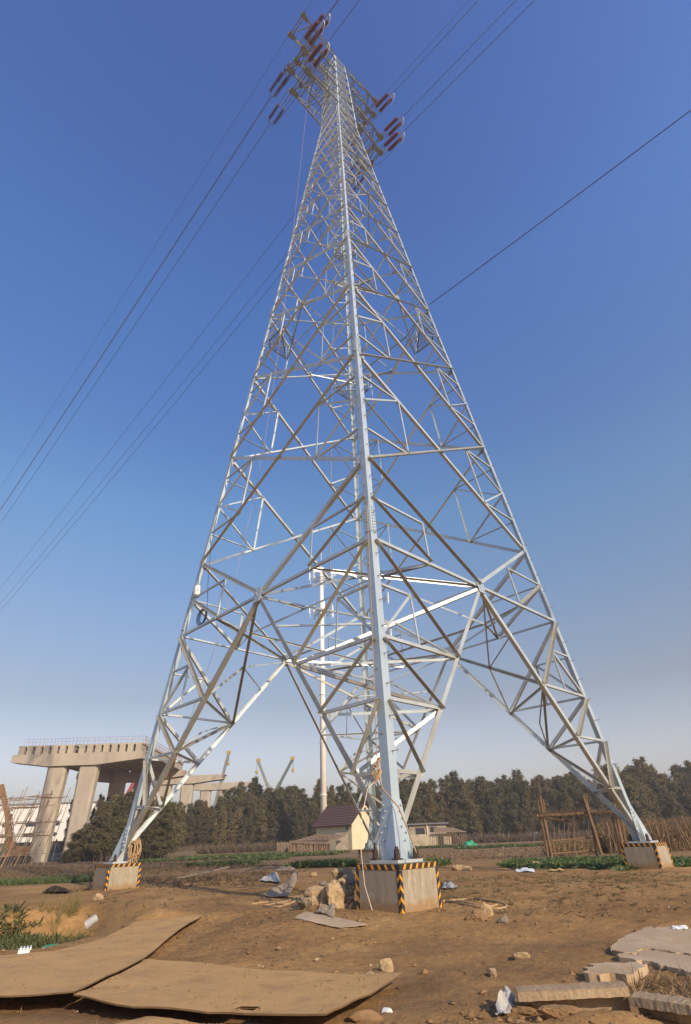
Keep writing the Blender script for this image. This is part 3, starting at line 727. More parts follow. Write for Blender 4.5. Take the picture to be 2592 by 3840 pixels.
# ------------------------------------------------------------------ factory, hoarding, road furniture
FACW = mat('white_factory_cladding', (.70, .69, .66), (.66, .65, .62), .6, .6); DKW = mat('dark_glass', (.03, .035, .045), None, 3, .25); ROOFG = mat('grey_roof_sheet', (.16, .16, .18), None, 2, .6)
t = thing('factory', (-100, 160, -.9), 'long white factory hall with dark strip windows behind the overpass', 'factory')
p0, p1 = at(-60, 1805, 160), at(232, 1829, 160); fd = V((1, 0.10, 0)).normalized()
b = MB(); L = 70; o = V((p0.x-10, 158, 0)); z1 = p1.z+1.2
b.box(o+fd*L/2+V((-fd.y, fd.x, 0))*12+ZUP*(z1/2-.5), (L, 24, z1+1), fd, V((-fd.y, fd.x, 0))); b.build('wall', FACW, t)
b = MB(); b.box(o+fd*L/2+V((-fd.y, fd.x, 0))*12+ZUP*(z1+.15), (L+.6, 24.6, .35), fd, V((-fd.y, fd.x, 0))); b.build('roof', ROOFG, t)
nn = V((fd.y, -fd.x, 0))
for row, zw in enumerate((z1-5.4, z1-8.3, z1-11.4, z1-13.4)):
    for i in range(10):
        x = 3+i*7.0+(0 if row < 2 else 1.0)
        wx = (3.4, 3.4, 4.6, 5.6)[row]; hw = (1.25, .95, 1.2, 1.3)[row]
        c = o+fd*x+ZUP*zw-V((-fd.y, fd.x, 0))*.0+nn*.03
        f = MB(); k_ = .35 if row < 2 else .05
        f.poly([c+fd*a+ZUP*z for a, z in ((-wx/2+k_, -hw/2), (wx/2-k_, -hw/2), (wx/2, -hw/2+k_), (wx/2, hw/2-k_), (wx/2-k_, hw/2), (-wx/2+k_, hw/2), (-wx/2, hw/2-k_), (-wx/2, -hw/2+k_))], nn*.06)
        f.build('window', DKW, t)
HOARD = mat('green_hoarding_sheet', (.075, .105, .085), (.06, .085, .07), 1.2, .7); GREY = mat('grey_post', (.38, .35, .31), None, 3, .8)
t = thing('site_hoarding', (-70, 104, .55), 'dark green site hoarding of metal sheets along the raised road', 'hoarding')
for i in range(16):
    x0 = -101+i*2.9; b = MB(); b.box((x0+1.43, 104-.02*(i % 2), 1.2), (2.86, .05, 2.3)); b.build('panel', HOARD, t)
    b = MB(); b.box((x0, 103.9, 1.2), (.10, .10, 2.4)); b.build('post', GREY, t)
b = MB()
for i in range(6):
    x = -69.2+i*.62
    b.beam((x, 103.93, 1.25), (x+.18, 103.93, 1.8), .05, .02); b.beam((x-.12, 103.93, 1.62), (x+.3, 103.93, 1.66), .05, .02); b.beam((x+.02, 103.93, 1.42), (x+.26, 103.93, 1.40), .045, .02)
b.build('lettering', WHITE, t)
t = thing('road_balustrade', (-70, 95, -.5), 'pale concrete balustrade along the foot of the raised road', 'balustrade')
for i in range(17):
    x = -95+i*2.4; b = MB(); b.box((x, 93.6, -.3), (.28, .28, 1.25)); b.build('post', GREY, t)
    for j in range(5):
        c = MB(); c.box((x+.5+j*.35, 93.6, -.35), (.12, .10, .75)); c.build('baluster', GREY, t)
b = MB(); b.box((-75, 93.6, .10), (41, .16, .14)); b.build('rail', GREY, t)
b = MB(); b.box((-75, 93.6, -.78), (41, .2, .2)); b.build('plinth', GREY, t)
# street lamp pole and a triangular warning sign by the road
q = at(238, 1862, 96); q0 = at(231, 1930, 96)
b = MB(); b.tube([(q.x-.1, 96, -.7), (q.x, 96, q.z)], .16, 8, .10); tag(b.build('utility_pole', GREY), 'slim grey concrete pole in front of the green hoarding', 'pole')
q = at(128, 1912, 92)
t = thing('warning_sign', (q.x, 92, -.9), 'yellow triangular warning sign on a striped post before the hoarding', 'sign')
b = MB(); b.tube([(q.x, 92, -.9), (q.x, 92, q.z+.1)], .07, 8); b.build('post', WHITE, t)
b = MB(); b.poly([q+V((a, -.1, z)) for a, z in ((-.55, -.3), (.55, -.3), (0, .62))], (0, .04, 0)); pl = b.build('plate', YELP, t)
b = MB(); b.poly([q+V((a, -.115, z)) for a, z in ((-.06, -.05), (.06, -.05), (.04, .3), (-.04, .3))], (0, .012, 0)); sub(b.build('symbol', BLACK, t), pl)
# orange piling machine and the bamboo scaffold
ORG = mat('orange_machine_paint', (.27, .14, .06), (.18, .095, .045), 1.5, .6); BAMB = mat('weathered_bamboo', (.33, .23, .14), (.24, .16, .10), 3, .85)
q = at(30, 1905, 62); qt = at(3, 1782, 62); mid = at(20, 1850, 62)
t = thing('excavator', (q.x, 62, -.9), 'orange excavator with raised boom behind the bamboo scaffold', 'excavator')
b = MB(); b.beam(V((q.x-.3, 62, 1.1)), mid, .55, .8); b.beam(mid-V((0, 0, .3)), qt, .45, .6); b.build('boom', ORG, t)
b = MB(); b.tube([V((q.x+.6, 62, 1.3)), mid+V((.5, 0, -.4))], .12, 6); b.tube([mid+V((.45, 0, .5)), qt+V((.3, 0, -1.5))], .11, 6); b.build('hydraulic_ram', BOLT, t)
b = MB(); b.box((q.x+1.0, 62, .45), (2.6, 2.2, .75)); b.box((q.x+1.9, 62, 1.0), (.9, 2.0, .5)); b.build('body', ORG, t)
b = MB(); b.box((q.x+.3, 61.2, 1.3), (1.0, 1.0, 1.1)); b.build('cab', ORG, t)
for sy in (-1, 1):
    b = MB(); b.poly([(q.x+.9+a, 62+sy*1.1-.25, -.9+z) for a, z in ((-1.9, .35), (-1.5, 0), (1.5, 0), (1.9, .35), (1.9, .6), (1.5, .95), (-1.5, .95), (-1.9, .6))], (0, .5, 0)); b.build('track', BLACK, t)
t = thing('bamboo_scaffold', (-36, 40, -.9), 'rickety scaffold of lashed bamboo poles at the left edge', 'scaffold')
def pole(p, q, r=.045):
    b = MB(); m_ = V(p).lerp(V(q), .5)+V((rnd.uniform(-.06, .06), rnd.uniform(-.06, .06), rnd.uniform(-.05, .05)))
    b.tube([p, m_, q], r, 5, r*.75); return b.build('pole', BAMB, t)
for j in range(9):
    for Y in (39, 42):
        x = -41.6+j*.72; ln = rnd.uniform(.0, .9)
        pole((x-.3, Y, -1.0), (x+ln+.9, Y, rnd.uniform(5.0, 6.6)))
for z in (.2, 1.9, 3.1, 4.6, 5.5):
    for Y in (39, 42): pole((-42.5, Y-.06, z+rnd.uniform(-.2, .2)), (-36.2+rnd.uniform(-.8, 1.2), Y-.06, z+rnd.uniform(-.1, .35)))
for j in range(9):
    x = -41.5+j*.66; pole((x, 38.9, -1), (x+rnd.uniform(1.2, 2.6), 39, rnd.uniform(2.5, 5.8)), .04)
for j in range(12):
    x = -41+j*.5; z = rnd.choice((1.9, 3.1, 4.6, 5.5)); pole((x, 38.2, z), (x+.2, 42.8, z+.1), .04)
# ------------------------------------------------------------------ house, lean-to, sheds
YEL = mat('cream_yellow_render', (.60, .53, .36), (.55, .48, .32), .8, .9, 0, .05, 20, c3=(.48, .42, .28), s3=.5); TILE = mat('brown_red_roof_tile', (.14, .075, .065), (.10, .055, .05), 2.5, .75)
GREYC = mat('weathered_grey_render', (.34, .29, .23), (.25, .21, .165), 1.2, .92, c3=(.19, .155, .12), s3=1.4); THAT = mat('straw_thatch', (.25, .17, .105), (.14, .095, .06), 6, .95, 0, .4, 30); WOODG = mat('grey_weathered_wood', (.24, .185, .135), (.15, .115, .085), 5, .9)
t = thing('house', (-4.5, 78, -.9), 'small cream-yellow house with a brown-red tiled gable roof before the trees', 'house')
C0 = at(800, 1925, 78); C0.z = -.95; D1 = V((-.78, .626, 0)); D2 = V((.626, .78, 0)); LL, WW = 8.3, 6.2; zE = 2.75; zR = 5.45
b = MB(); P = [C0, C0+D2*WW, C0+D2*WW/2]; b.poly([C0, C0+D2*WW, C0+D2*WW+ZUP*(zE+.95), C0+D2*WW/2+ZUP*(zR+.80), C0+ZUP*(zE+.95)], D1*LL); b.build('wall', YEL, t)
rf = MB()
for sgn in (0, 1):
    e0 = C0+D2*(WW+.55 if sgn else -.55)-D1*.45+ZUP*(zE+.95-.27); rg = C0+D2*WW/2-D1*.45+ZUP*(zR+.95)
    nrm = (rg-e0).cross(D1).normalized(); nrm = nrm if nrm.z > 0 else -nrm
    rf.poly([e0, rg, rg+nrm*.12, e0+nrm*.12], D1*(LL+.9))
roof = rf.build('roof', TILE, t)
for sgn in (0, 1):
    e0 = C0+D2*(WW+.58 if sgn else -.58)-D1*.5+ZUP*(zE+.95-.28); rg = C0+D2*WW/2-D1*.5+ZUP*(zR+.95)
    nrm = (rg-e0).cross(D1).normalized(); nrm = nrm if nrm.z > 0 else -nrm; up_ = (rg-e0).normalized()
    for j in range(11):
        c = MB(); a = e0.lerp(rg, j/11)+nrm*.13; bq = e0.lerp(rg, (j+1.15)/11)+nrm*.12
        for i in range(15):
            st = (LL+1.0)/15; s0 = D1*(i*st+.015*rnd.random()); s1 = D1*((i+1)*st-.03)
            c.add([a+s0+nrm*.10, a+s1+nrm*.10, bq+s1, bq+s0, a+s0, a+s1], [(0, 1, 2, 3), (0, 4, 5, 1)])
        sub(c.build('tile_course', TILE, t, fix=False), roof)
b = MB(); b.beam(C0+D2*WW/2-D1*.52+ZUP*(zR+1.15), C0+D2*WW/2+D1*(LL+.5)+ZUP*(zR+1.15), .25, .16); sub(b.build('ridge_cap', TILE, t), roof)
b = MB()
for sgn in (0, 1):
    e0 = C0+D2*(WW+.5 if sgn else -.5)-D1*.48+ZUP*(zE+.65); rg = C0+D2*WW/2-D1*.48+ZUP*(zR+.90); b.beam(e0, rg, .10, .26)
b.build('barge_board', YEL, t)
b = MB(); wc = C0+D1*1.0-D2*.02+ZUP*(zE+.35); b.box(wc, (.5, .06, .55), D1, D2); wn = b.build('window', DKW, t)
b = MB()
for a in (-.1, .1): b.box(wc+D1*a-D2*.04, (.05, .04, .55), D1, D2); b.box(wc+ZUP*a*1.3-D2*.04, (.5, .04, .05), D1, D2)
sub(b.build('frame', GREYC, t), wn)
b = MB(); wc = C0+D2*4.3-D1*.02+ZUP*2.5; b.box(wc, (.06, .8, .9), D1, D2); b.build('window', WHITE, t)
# lean-to of straw and sticks in front of the house
t = thing('thatched_shed', (-9, 72, -.9), 'low straw-roofed stick shed leaning in front of the yellow house', 'shed')
a, c = at(660, 1910, 72), at(780, 1868, 72)
b = MB(); q = [at(656, 1914, 70), at(742, 1917, 70), at(786, 1897, 74), at(717, 1897, 74)]
b.poly(q, ZUP*.14); b.build('roof', THAT, t)
b = MB()
for i in range(260):
    p = q[0].lerp(q[1], rnd.random()).lerp(q[3].lerp(q[2], rnd.random()), rnd.random())+ZUP*rnd.uniform(.12, .24); b.tube([p, p+V((rnd.uniform(-.5, .5), rnd.uniform(-.9, -.1), rnd.uniform(-.25, .12)))], .018, 3)
tag(b.build('straw', THAT, t, fix=False), kind='stuff')
for i in range(46):
    x = q[0].x+(q[1].x-q[0].x)*(i/45)+rnd.uniform(-.05, .05); b = MB(); b.tube([(x, 70.1+rnd.uniform(-.1, .1), -1), (x+rnd.uniform(-.12, .12), 70.1, q[0].z+(q[1].z-q[0].z)*i/45+rnd.uniform(-.15, .15))], .042, 4); b.build('stake', BAMB, t, fix=False)
b = MB(); b.box(((q[0].x+q[1].x)/2+.3, 71.8, -.15), (q[1].x-q[0].x-.2, 2.4, 1.5)); b.build('wall', mat('shed_interior_shade', (.075, .055, .04), (.05, .036, .026), 5, .95), t)  # shade inside the shed, painted as a dark box behind the stakes
t = thing('stick_fence', (-15, 73, -.9), 'grey stick fence joined to the left end of the straw shed', 'fence')
e0, e1 = at(628, 1930, 73), at(668, 1930, 73)
for i in range(22):
    x = e0.x+(e1.x+1.5-e0.x)*i/21; b = MB(); b.tube([(x, 73+rnd.uniform(-.1, .1), -1), (x+rnd.uniform(-.1, .1), 73, .45+rnd.uniform(-.25, .35))], .03, 4); b.build('stake', BAMB, t, fix=False)
b = MB(); b.box(((e0.x+e1.x)/2+.8, 73.3, -.2), (e1.x-e0.x+1.6, .12, 1.3)); b.build('panel', WOODG, t)
q = at(790, 1925, 75.5)
b = MB(); b.box((q.x-.9, 76, .2), (1.9, 1.7, 2.4)); b.box((q.x-.9, 76, 1.44), (2.05, 1.85, .1))
tag(b.build('block_annex', GREYC), 'small grey block annex between the straw shed and the yellow gable', 'annex')
t = thing('flat_roof_hut', (8, 78, -.9), 'low grey flat-roofed hut right of the nearest leg', 'hut')
u0, u1 = at(928, 1868, 80), at(1012, 1868, 80)
b = MB(); b.box(((u0.x+u1.x)/2, 82, .65), (u1.x-u0.x, 4.0, 3.2)); b.build('wall', GREYC, t)
b = MB(); b.box(((u0.x+u1.x)/2, 82, 2.34), (u1.x-u0.x+.8, 4.9, .2)); b.build('roof', ROOFG, t)
b = MB(); b.box(((u0.x+u1.x)/2-1.3, 79.97, 1.35), (1.5, .08, .9)); b.build('window', DKW, t)
b = MB(); b.box(((u0.x+u1.x)/2+1.0, 79.97, 1.5), (1.2, .08, .7)); b.build('window', DKW, t)
b = MB(); b.box(((u0.x+u1.x)/2-.1, 79.9, .9), (.22, .2, 2.6)); b.build('pillar', YEL, t)
t = thing('garden_wall', (9, 74, -.9), 'pale patched wall with a straw lean-to in front of the hut', 'wall')
v0, v1 = at(928, 1900, 74), at(1024, 1900, 74); CRW = mat('pale_patched_render', (.44, .37, .27), (.34, .28, .20), 1.0, .92, c3=(.22, .18, .13), s3=1.1)
b = MB(); b.box(((v0.x+v1.x)/2, 74, -.05), (v1.x-v0.x, .3, 1.75)); b.build('wall', CRW, t)
b = MB(); q = [at(985, 1889, 73), at(1057, 1889, 73), at(1030, 1880, 75), at(985, 1880, 75)]; b.poly(q, ZUP*.1); b.build('straw_roof', THAT, t)
for i in range(16):
    x = q[0].x+(q[1].x-q[0].x)*i/15; b = MB(); b.tube([(x, 73.1, -1), (x+rnd.uniform(-.1, .1), 73.1, q[0].z+.05)], .035, 4); b.build('stake', BAMB, t, fix=False)
b = MB(); b.box((q[0].x+1.1, 73.7, -.2), (.8, .1, 1.5)); b.build('door', BLACK, t)
# green tarpaulin heap
TARP = mat('green_tarpaulin', (.03, .30, .16), (.02, .22, .12), 4, .55, 0, .3, 12)
q = at(1070, 1920, 60); n_ = 14; vs = []; fs = []
for i in range(n_):
    for j in range(n_):
        a, c = i/(n_-1)*2-1, j/(n_-1)*2-1; e_ = max(0, 1-(abs(a)**3+abs(c)**3))
        vs.append((q.x+a*1.05, 60+c*.7, -.95+(.62+.25*sin(a*5+1)*cos(c*4)-.2*a)*e_**.6+.02*rnd.random()))
for i in range(n_-1):
    for j in range(n_-1): fs.append((i*n_+j, i*n_+j+1, (i+1)*n_+j+1, (i+1)*n_+j))
b = MB(); b.add(vs, fs); tag(b.build('tarpaulin', TARP, smooth=True), 'crumpled bright green tarpaulin lying at the edge of the field', 'tarpaulin')
# ------------------------------------------------------------------ telecom poles and cranes
POLEM = mat('painted_mast_white', (.76, .72, .67), (.70, .66, .60), .6, .6)
def mast(x, y, zt, ztp, r0, label, n_ant):
    t = thing('telecom_mast', (x, y, -.9), label, 'telecom mast')
    b = MB(); b.tube([(x, y, -.9), (x, y, zt)], r0, 20, r0*.62); b.build('pole', POLEM, t, smooth=True)
    fl = MB()
    for z in np.arange(8, zt-4, 9.5): fl.lathe((x, y, z), ZUP, [(0, r0*1.0), (0, r0*1.12-.012*z*0), (.12, r0*1.10), (.12, r0)], 20)
    fl.build('flange', POLEM, t)
    b = MB(); b.tube([(x, y, zt), (x, y, zt+5.5)], .06, 5); b.build('lightning_rod', POLEM, t)
    for z in ztp:
        p = MB(); R1 = 2.0
        for rr, hz in ((R1, 0), (R1*.55, 0), (R1, 1.1), (R1, .55)):
            p.tube([(x+rr*cos(a*pi/10), y+rr*sin(a*pi/10), z+hz) for a in range(21)], .07 if hz == 0 else .035, 5)
        for a in range(10): p.tube([(x+R1*cos(a*pi/5), y+R1*sin(a*pi/5), z), (x+R1*cos(a*pi/5), y+R1*sin(a*pi/5), z+1.1)], .035, 4); p.beam((x, y, z), (x+R1*cos(a*pi/5), y+R1*sin(a*pi/5), z), .06, .06)
        pf = p.build('platform', GALVD, t)
        for a in range(n_ant):
            an = a*2*pi/n_ant+.5; c = V((x+2.7*cos(an), y+2.7*sin(an), z)); h = MB()
            h.tube([c-ZUP*1.1, c+ZUP*2.1], .045, 5); h.beam(V((x+R1*cos(an), y+R1*sin(an), z)), c, .06, .06); h.beam(V((x+R1*cos(an), y+R1*sin(an), z+1.1)), c+ZUP*1.1, .06, .06); m_ = h.build('antenna_mount', POLEM, t)
            h = MB(); dd = V((cos(an), sin(an), 0)); h.box(c+dd*.16+ZUP*(.4+.5*(a % 2)), (.16, .34, 2.0), dd, V((-sin(an), cos(an), 0))); h.build('antenna', WHITE, t)
q1, q2 = at(728, 1315, 92), at(730, 1390, 92); qb = at(737, 1845, 92)
mast(q1.x+.2, 92, q1.z+2.5, (q1.z-.2, q2.z-.2), .68, 'tall white telecom mast with two ringed antenna platforms behind the yellow house', 7)
q1, q2 = at(871, 1362, 128), at(884, 1437, 128)
mast(q1.x-1.0, 128, q1.z+2.2, (q1.z, q2.z), .55, 'second telecom mast mostly hidden behind the nearest leg, only antennas showing', 6)
def crane(xt, yt, xb, yb, Y, m, label):
    p, q = at(xt, yt, Y), at(xb, yb, Y); d = (q-p).normalized(); base = p+d*((p.z-1.8)/(-d.z))
    t = thing('mobile_crane', (base.x, Y, -.9), label, 'crane'); b = MB()
    b.beam(base, base.lerp(p, .36), 1.5, 1.5); b.beam(base.lerp(p, .34), base.lerp(p, .7), 1.2, 1.2); b.beam(base.lerp(p, .68), p, .95, .95); b.build('boom', m, t)
    b = MB(); b.box(p+V((0, 0, .4)), (1.5, 1.2, 1.1)); b.build('boom_head', YELP, t)
    hx = p+V((.3 if xt > xb else -.3, 0, 0)); b = MB(); b.tube([hx, hx-ZUP*3.2], .08, 4); b.build('hoist_rope', WIRE, t)
    b = MB(); b.lathe(hx-ZUP*4.6, ZUP, [(0, .1), (.3, .5), (1.2, .5), (1.5, .2)], 8); b.build('hook_block', YELP, t)
    b = MB(); b.box(base+V((1.5, 0, -.6)), (9, 2.6, 1.2)); b.box(base+V((-1, 0, .6)), (3, 2.5, 1.6)); b.build('carrier', YELP, t)
    for i in range(4):
        b = MB(); b.lathe(base+V((-2+i*2.3, -1.4, -1.6)), V((0, 1, 0)), [(0, .65), (.4, .65)], 14); b.build('wheel', BLACK, t)
crane(586, 1728, 606, 1780, 200, GALVD, 'distant crane with its boom leaning left above the trees')
crane(664, 1724, 632, 1785, 200, mat('dark_green_boom', (.10, .13, .11), None, 2, .6), 'distant crane with a green-tipped boom leaning right above the trees')
crane(519, 1710, 506, 1760, 210, GALVD, 'distant crane with its boom rising beside the far bridge pier')
crane(312, 1762, 292, 1800, 135, REDP, 'distant red crane boom between the overpass piers')
# ------------------------------------------------------------------ trees behind the field
BARK = mat('tree_bark', (.10, .075, .05), (.06, .045, .03), 4, .95)
LEAFA = mat('dark_leaf', (.165, .138, .058), (.088, .078, .033), 1.2, .7, objvar=.28, transl=.25)
LEAFB = mat('olive_leaf', (.21, .160, .066), (.112, .090, .038), 1.1, .7, objvar=.25, transl=.25)
LEAFC = mat('green_leaf', (.070, .110, .030), (.040, .070, .020), 2.0, .65, transl=.3)
DRY = mat('dry_stalk', (.34, .23, .12), (.22, .14, .075), 2.5, .9, transl=.15)
DRYB = mat('brown_scrub', (.17, .115, .065), (.10, .07, .042), 1.5, .9, transl=.15)
def leafquads(cen, dirs, L, W_, rs):
    n = len(cen); sd = rs.randn(n, 3); sd -= dirs*(sd*dirs).sum(1)[:, None]; sd /= np.linalg.norm(sd, axis=1)[:, None]+1e-9
    L = L*(0.6+.8*rs.rand(n))[:, None]; W_ = W_*(0.6+.8*rs.rand(n))[:, None]
    a = cen; m_ = cen+dirs*L*.5; e = cen+dirs*L-np.array([0, 0, 1])*L*.15
    v = np.stack([a, m_+sd*W_*.5, e, m_-sd*W_*.5], 1).reshape(-1, 3); return v, np.arange(4*n).reshape(n, 4)
def unit(v): return v/(np.linalg.norm(v, axis=-1, keepdims=True)+1e-9)
def tree(name, seed, H, R, kind, leafm, nleaf):
    rs = np.random.RandomState(seed); t = thing(name, (0, 0, 0), None, None)
    tb = MB(); cen = []; dirs = []
    stems = 1 if kind != 'bamboo' else 7
    per = nleaf//stems
    for s_ in range(stems):
        if kind == 'bamboo': bx, by = rs.uniform(-R*.55, R*.55, 2); lean = rs.uniform(-1.0, 1.0, 2); hh = H*rs.uniform(.62, 1.04)
        else: bx = by = 0; lean = rs.uniform(-.5, .5, 2); hh = H
        f = lambda q: np.array([bx+lean[0]*q**2, by+lean[1]*q**2, hh*q])
        tb.tube([V(f(q)) for q in (0, .25, .5, .75, .97)], .16 if stems == 1 else .06, 5, .03)
        nb = 60 if stems == 1 else 22
        for b_ in range(nb):
            q = (.10 if stems == 1 else .22)+(.9 if stems == 1 else .78)*((b_+rs.rand())/nb)
            q = min(q, .995); a = rs.rand()*2*pi
            if kind == 'bamboo': ln = (.28+1.9*(1-q)**.75*min(1, q*2.4))*rs.uniform(.6, 1.15)
            elif kind == 'cone': ln = R*(1.0-q)**.75*rs.uniform(.6, 1.2)+.25
            else: ln = R*(3.8*q*(1-q)*.85+.24)**.75*rs.uniform(.45, 1.15)
            dr = np.array([cos(a), sin(a), rs.uniform(.05, .75)]); dr /= np.linalg.norm(dr); o = f(q)
            if ln > R*.6 and stems == 1: tb.tube([V(o), V(o+dr*ln*.85)], .04, 3, .012)
            m_ = int(per/nb*(.4+ln/R*1.0)); u = rs.rand(m_)**.6
            c = o+dr*ln*u[:, None]+rs.randn(m_, 3)*(.10+.26*ln*.5*u)[:, None]*np.array([1, 1, .75]); c[:, 2] -= .18*ln*u**2
            cen.append(c); dirs.append(unit(dr*.8+rs.randn(m_, 3)*.75-np.array([0, 0, .35])))
        m_ = per//14; u = rs.rand(m_); c = np.array([f(.84+.16*x_) for x_ in u])+rs.randn(m_, 3)*(.08+.30*(1-u))[:, None]; cen.append(c); dirs.append(unit(rs.randn(m_, 3)*.6+np.array([0, 0, .5])))
    tr = tb.build('trunk', BARK, t, fix=False)
    cen = np.concatenate(cen); dirs = np.concatenate(dirs); v, q = leafquads(cen, dirs, .42, .125, rs)
    v[:, 2] = np.maximum(v[:, 2], .05); bulk('crown', v, q, leafm, t, kind=None); return t
PROF = [(-80, 1.0), (-72, 2.4), (-64, 7.2), (-56, 8.8), (-46, 10.3), (-36, 10.9), (-26, 13.0), (-18, 12.2), (-8, 11.0), (4, 11.2), (14, 11.8), (34, 12.0), (50, 12.6), (57, 13.2), (70, 12.4), (95, 12)]
def tprof(x):
    for (a, ha), (b, hb_) in zip(PROF, PROF[1:]):
        if x <= b: return ha+(hb_-ha)*max(0, (x-a))/(b-a)
    return 12
KINDS = [('bamboo_clump', 'bamboo', LEAFA, 17000, 2.5), ('bamboo_clump', 'bamboo', LEAFB, 17000, 2.4), ('evergreen_tree', 'broad', LEAFA, 15000, 2.5), ('evergreen_tree', 'broad', LEAFB, 15000, 2.3), ('conifer_tree', 'cone', LEAFA, 12000, 2.4), ('bamboo_clump', 'bamboo', LEAFA, 15000, 2.2)]
PROT = [tree(nm, 11+i, 10.0, R, kd, lm, nl) for i, (nm, kd, lm, nl, R) in enumerate(KINDS)]
usedp = [False]*len(PROT)
LOOK = {'bamboo_clump': ('feathery dark bamboo clump', 'bamboo'), 'evergreen_tree': ('dense dull-green evergreen tree', 'tree'), 'conifer_tree': ('pointed dark conifer', 'tree')}
ZN = [(-.43, 'at the far left end of the grove'), (-.33, 'behind the left leg'), (-.24, 'under the far bridge pier'), (-.17, 'below the distant cranes'), (-.10, 'left of the white mast'), (-.03, 'above the house roof'),
      (.03, 'behind the nearest leg'), (.10, 'above the flat-roofed hut'), (.16, 'above the green tarpaulin'), (.24, 'left of the trellis'), (.32, 'above the trellis'), (.41, 'behind the right leg'), (9, 'beyond the right footing')]
def zone(x, y):
    X = x/(y+23.5)
    for lim, nm in ZN:
        if X < lim: return nm
def place(i, x, y, h, wsc=1.0):
    P = PROT[i]; nm = KINDS[i][0]; lk, ct = LOOK[nm]; row = 'front' if y < 108.5 else 'rear'
    rowa = 'front-row ' if y < 107.3 else 'back-row ' if y > 112.3 else 'middle-row '; lab = rowa+('low ' if h < 3.5 else 'tall ' if h > 11.5 else '')+'%s %s' % (lk, zone(x, y)); grp = '%s %s' % (ct+'s' if ct != 'bamboo' else 'bamboo', zone(x, y).split(',')[0])
    sc_ = (wsc*h/10.0*rnd.uniform(.9, 1.1),)*2+(h/10.0,)
    if not usedp[i]:
        usedp[i] = True; P.location = (x, y, -.95); P.scale = sc_; P.rotation_euler = (0, 0, rnd.uniform(0, 6.28)); o = P
    else: o = dupe(P, (x, y, -.95), None, rnd.uniform(0, 6.28), sc_)
    o['label'] = lab; o['category'] = ct; o['group'] = lab
for row, (y0, st, hf) in enumerate(((105, 2.5, .76), (109.5, 2.6, .92), (115, 2.9, 1.04))):
    x = -58+row*1.1
    while x < 90:
        y = y0+rnd.uniform(-1.4, 1.4); xx = x*(y+23.5)/133.5+rnd.uniform(-.6, .6); h = tprof(x)*hf*rnd.uniform(.86, 1.10)*(y+23.5)/133.5
        place(rnd.choice((0, 0, 0, 0, 1, 1, 1, 2, 2, 3, 3, 5, 5, 4)), xx, y, max(1.8, h), 1.0 if h > 6 else 1.5); x += st*rnd.uniform(.85, 1.2)*(.75 if x < -50 else 1)
TOPL = [(140, 1958), (146, 1950), (166, 1922), (186, 1892), (206, 1862), (233, 1835), (253, 1818), (290, 1812), (345, 1812), (400, 1818)]
for (Yr, n_, k_) in ((58, 22, .70), (61, 22, .86), (65, 22, 1.0)):
    for i in range(n_):
        xd = 146+i*(255/n_)+rnd.uniform(-4, 4); ty = np.interp(xd, [a for a, _ in TOPL], [b_ for _, b_ in TOPL]); p = at(xd, ty, Yr)
        place(rnd.choice((0, 0, 2, 2, 3, 5, 1)), p.x, Yr+rnd.uniform(-1, 1), max(1.3, (p.z+.95)*k_*rnd.uniform(.9, 1.08)), 1.2 if ty < 1860 else 1.7)
# slender bamboo shoots in front of the factory, and a bare tree at the right edge
for (xd, yb, yt, i) in ((175, 1935, 1822, 1), (197, 1930, 1815, 5), (228, 1935, 1808, 0), (246, 1930, 1812, 5), (178, 1940, 1850, 1)):
    p = at(xd, yt, 82); place(i, p.x, 82, p.z+.95, .5)
bt = thing('bare_tree', (0, 0, 0), 'leafless grey-brown tree rising at the right edge behind the reed fence', 'tree')
def twig(b, p, d, L, r, dep, rs):
    q = p+d*L; b.tube([p, q], r, 4, r*.6)
    if dep == 0: return
    for _ in range(3 if dep > 1 else 4):
        dd = (d+V((rs.uniform(-.7, .7), rs.uniform(-.7, .7), rs.uniform(-.1, .5)))).normalized(); twig(b, p.lerp(q, rs.uniform(.55, 1)), dd, L*rs.uniform(.55, .8), r*.6, dep-1, rs)
b = MB(); pb = at(1572, 1850, 90); twig(b, V((pb.x+.5, 90, -1)), V((0, 0, 1)), 5.2, .16, 5, rnd); b.build('trunk', BARK, bt, fix=False)
bt.location = (0, 0, 0)
# ------------------------------------------------------------------ crops, scrub and reeds (uncountable: one object each)
def tufts(name, pts, hgt, blades, m, width=.03, spread=.5, label=None, leafy=False, rs=nrs):
    pts = np.asarray(pts); kk = wob(pts[:, 0], pts[:, 1], .55, 4.4)+.8*wob(pts[:, 0], pts[:, 1], 1.7, 8.2); pts = pts+nrs.randn(*pts.shape)*.16
    pts = pts[nrs.rand(len(pts)) < np.clip(.85+.8*kk, .12, 1)]; n = len(pts); P = np.repeat(pts, blades, 0); k = len(P)
    z = gh(P[:, 0], P[:, 1]); sc_ = np.repeat(.6+.8*rs.rand(n), blades)*(.6+.7*rs.rand(k))
    d = np.stack([rs.randn(k)*spread, rs.randn(k)*spread, np.ones(k)], 1); d = unit(d)
    c = np.stack([P[:, 0], P[:, 1], z-.01], 1)+np.stack([rs.randn(k), rs.randn(k), np.zeros(k)], 1)*(.03 if not leafy else .08)
    L = hgt*sc_[:, None]; s_ = unit(np.cross(d, rs.randn(k, 3)))*width*sc_[:, None]
    bend = np.stack([d[:, 0], d[:, 1], -np.ones(k)*.25], 1)*L*.5
    if leafy: v = np.stack([c, c+d*L*.6+s_, c+d*L+bend*.6, c+d*L*.6-s_], 1)
    else: v = np.stack([c-s_*.5, c+s_*.5, c+d*L+bend*.5+s_*.12, c+d*L+bend*.5-s_*.12], 1)
    o = bulk(name, v.reshape(-1, 3), np.arange(4*k).reshape(k, 4), m); tag(o, label); return o
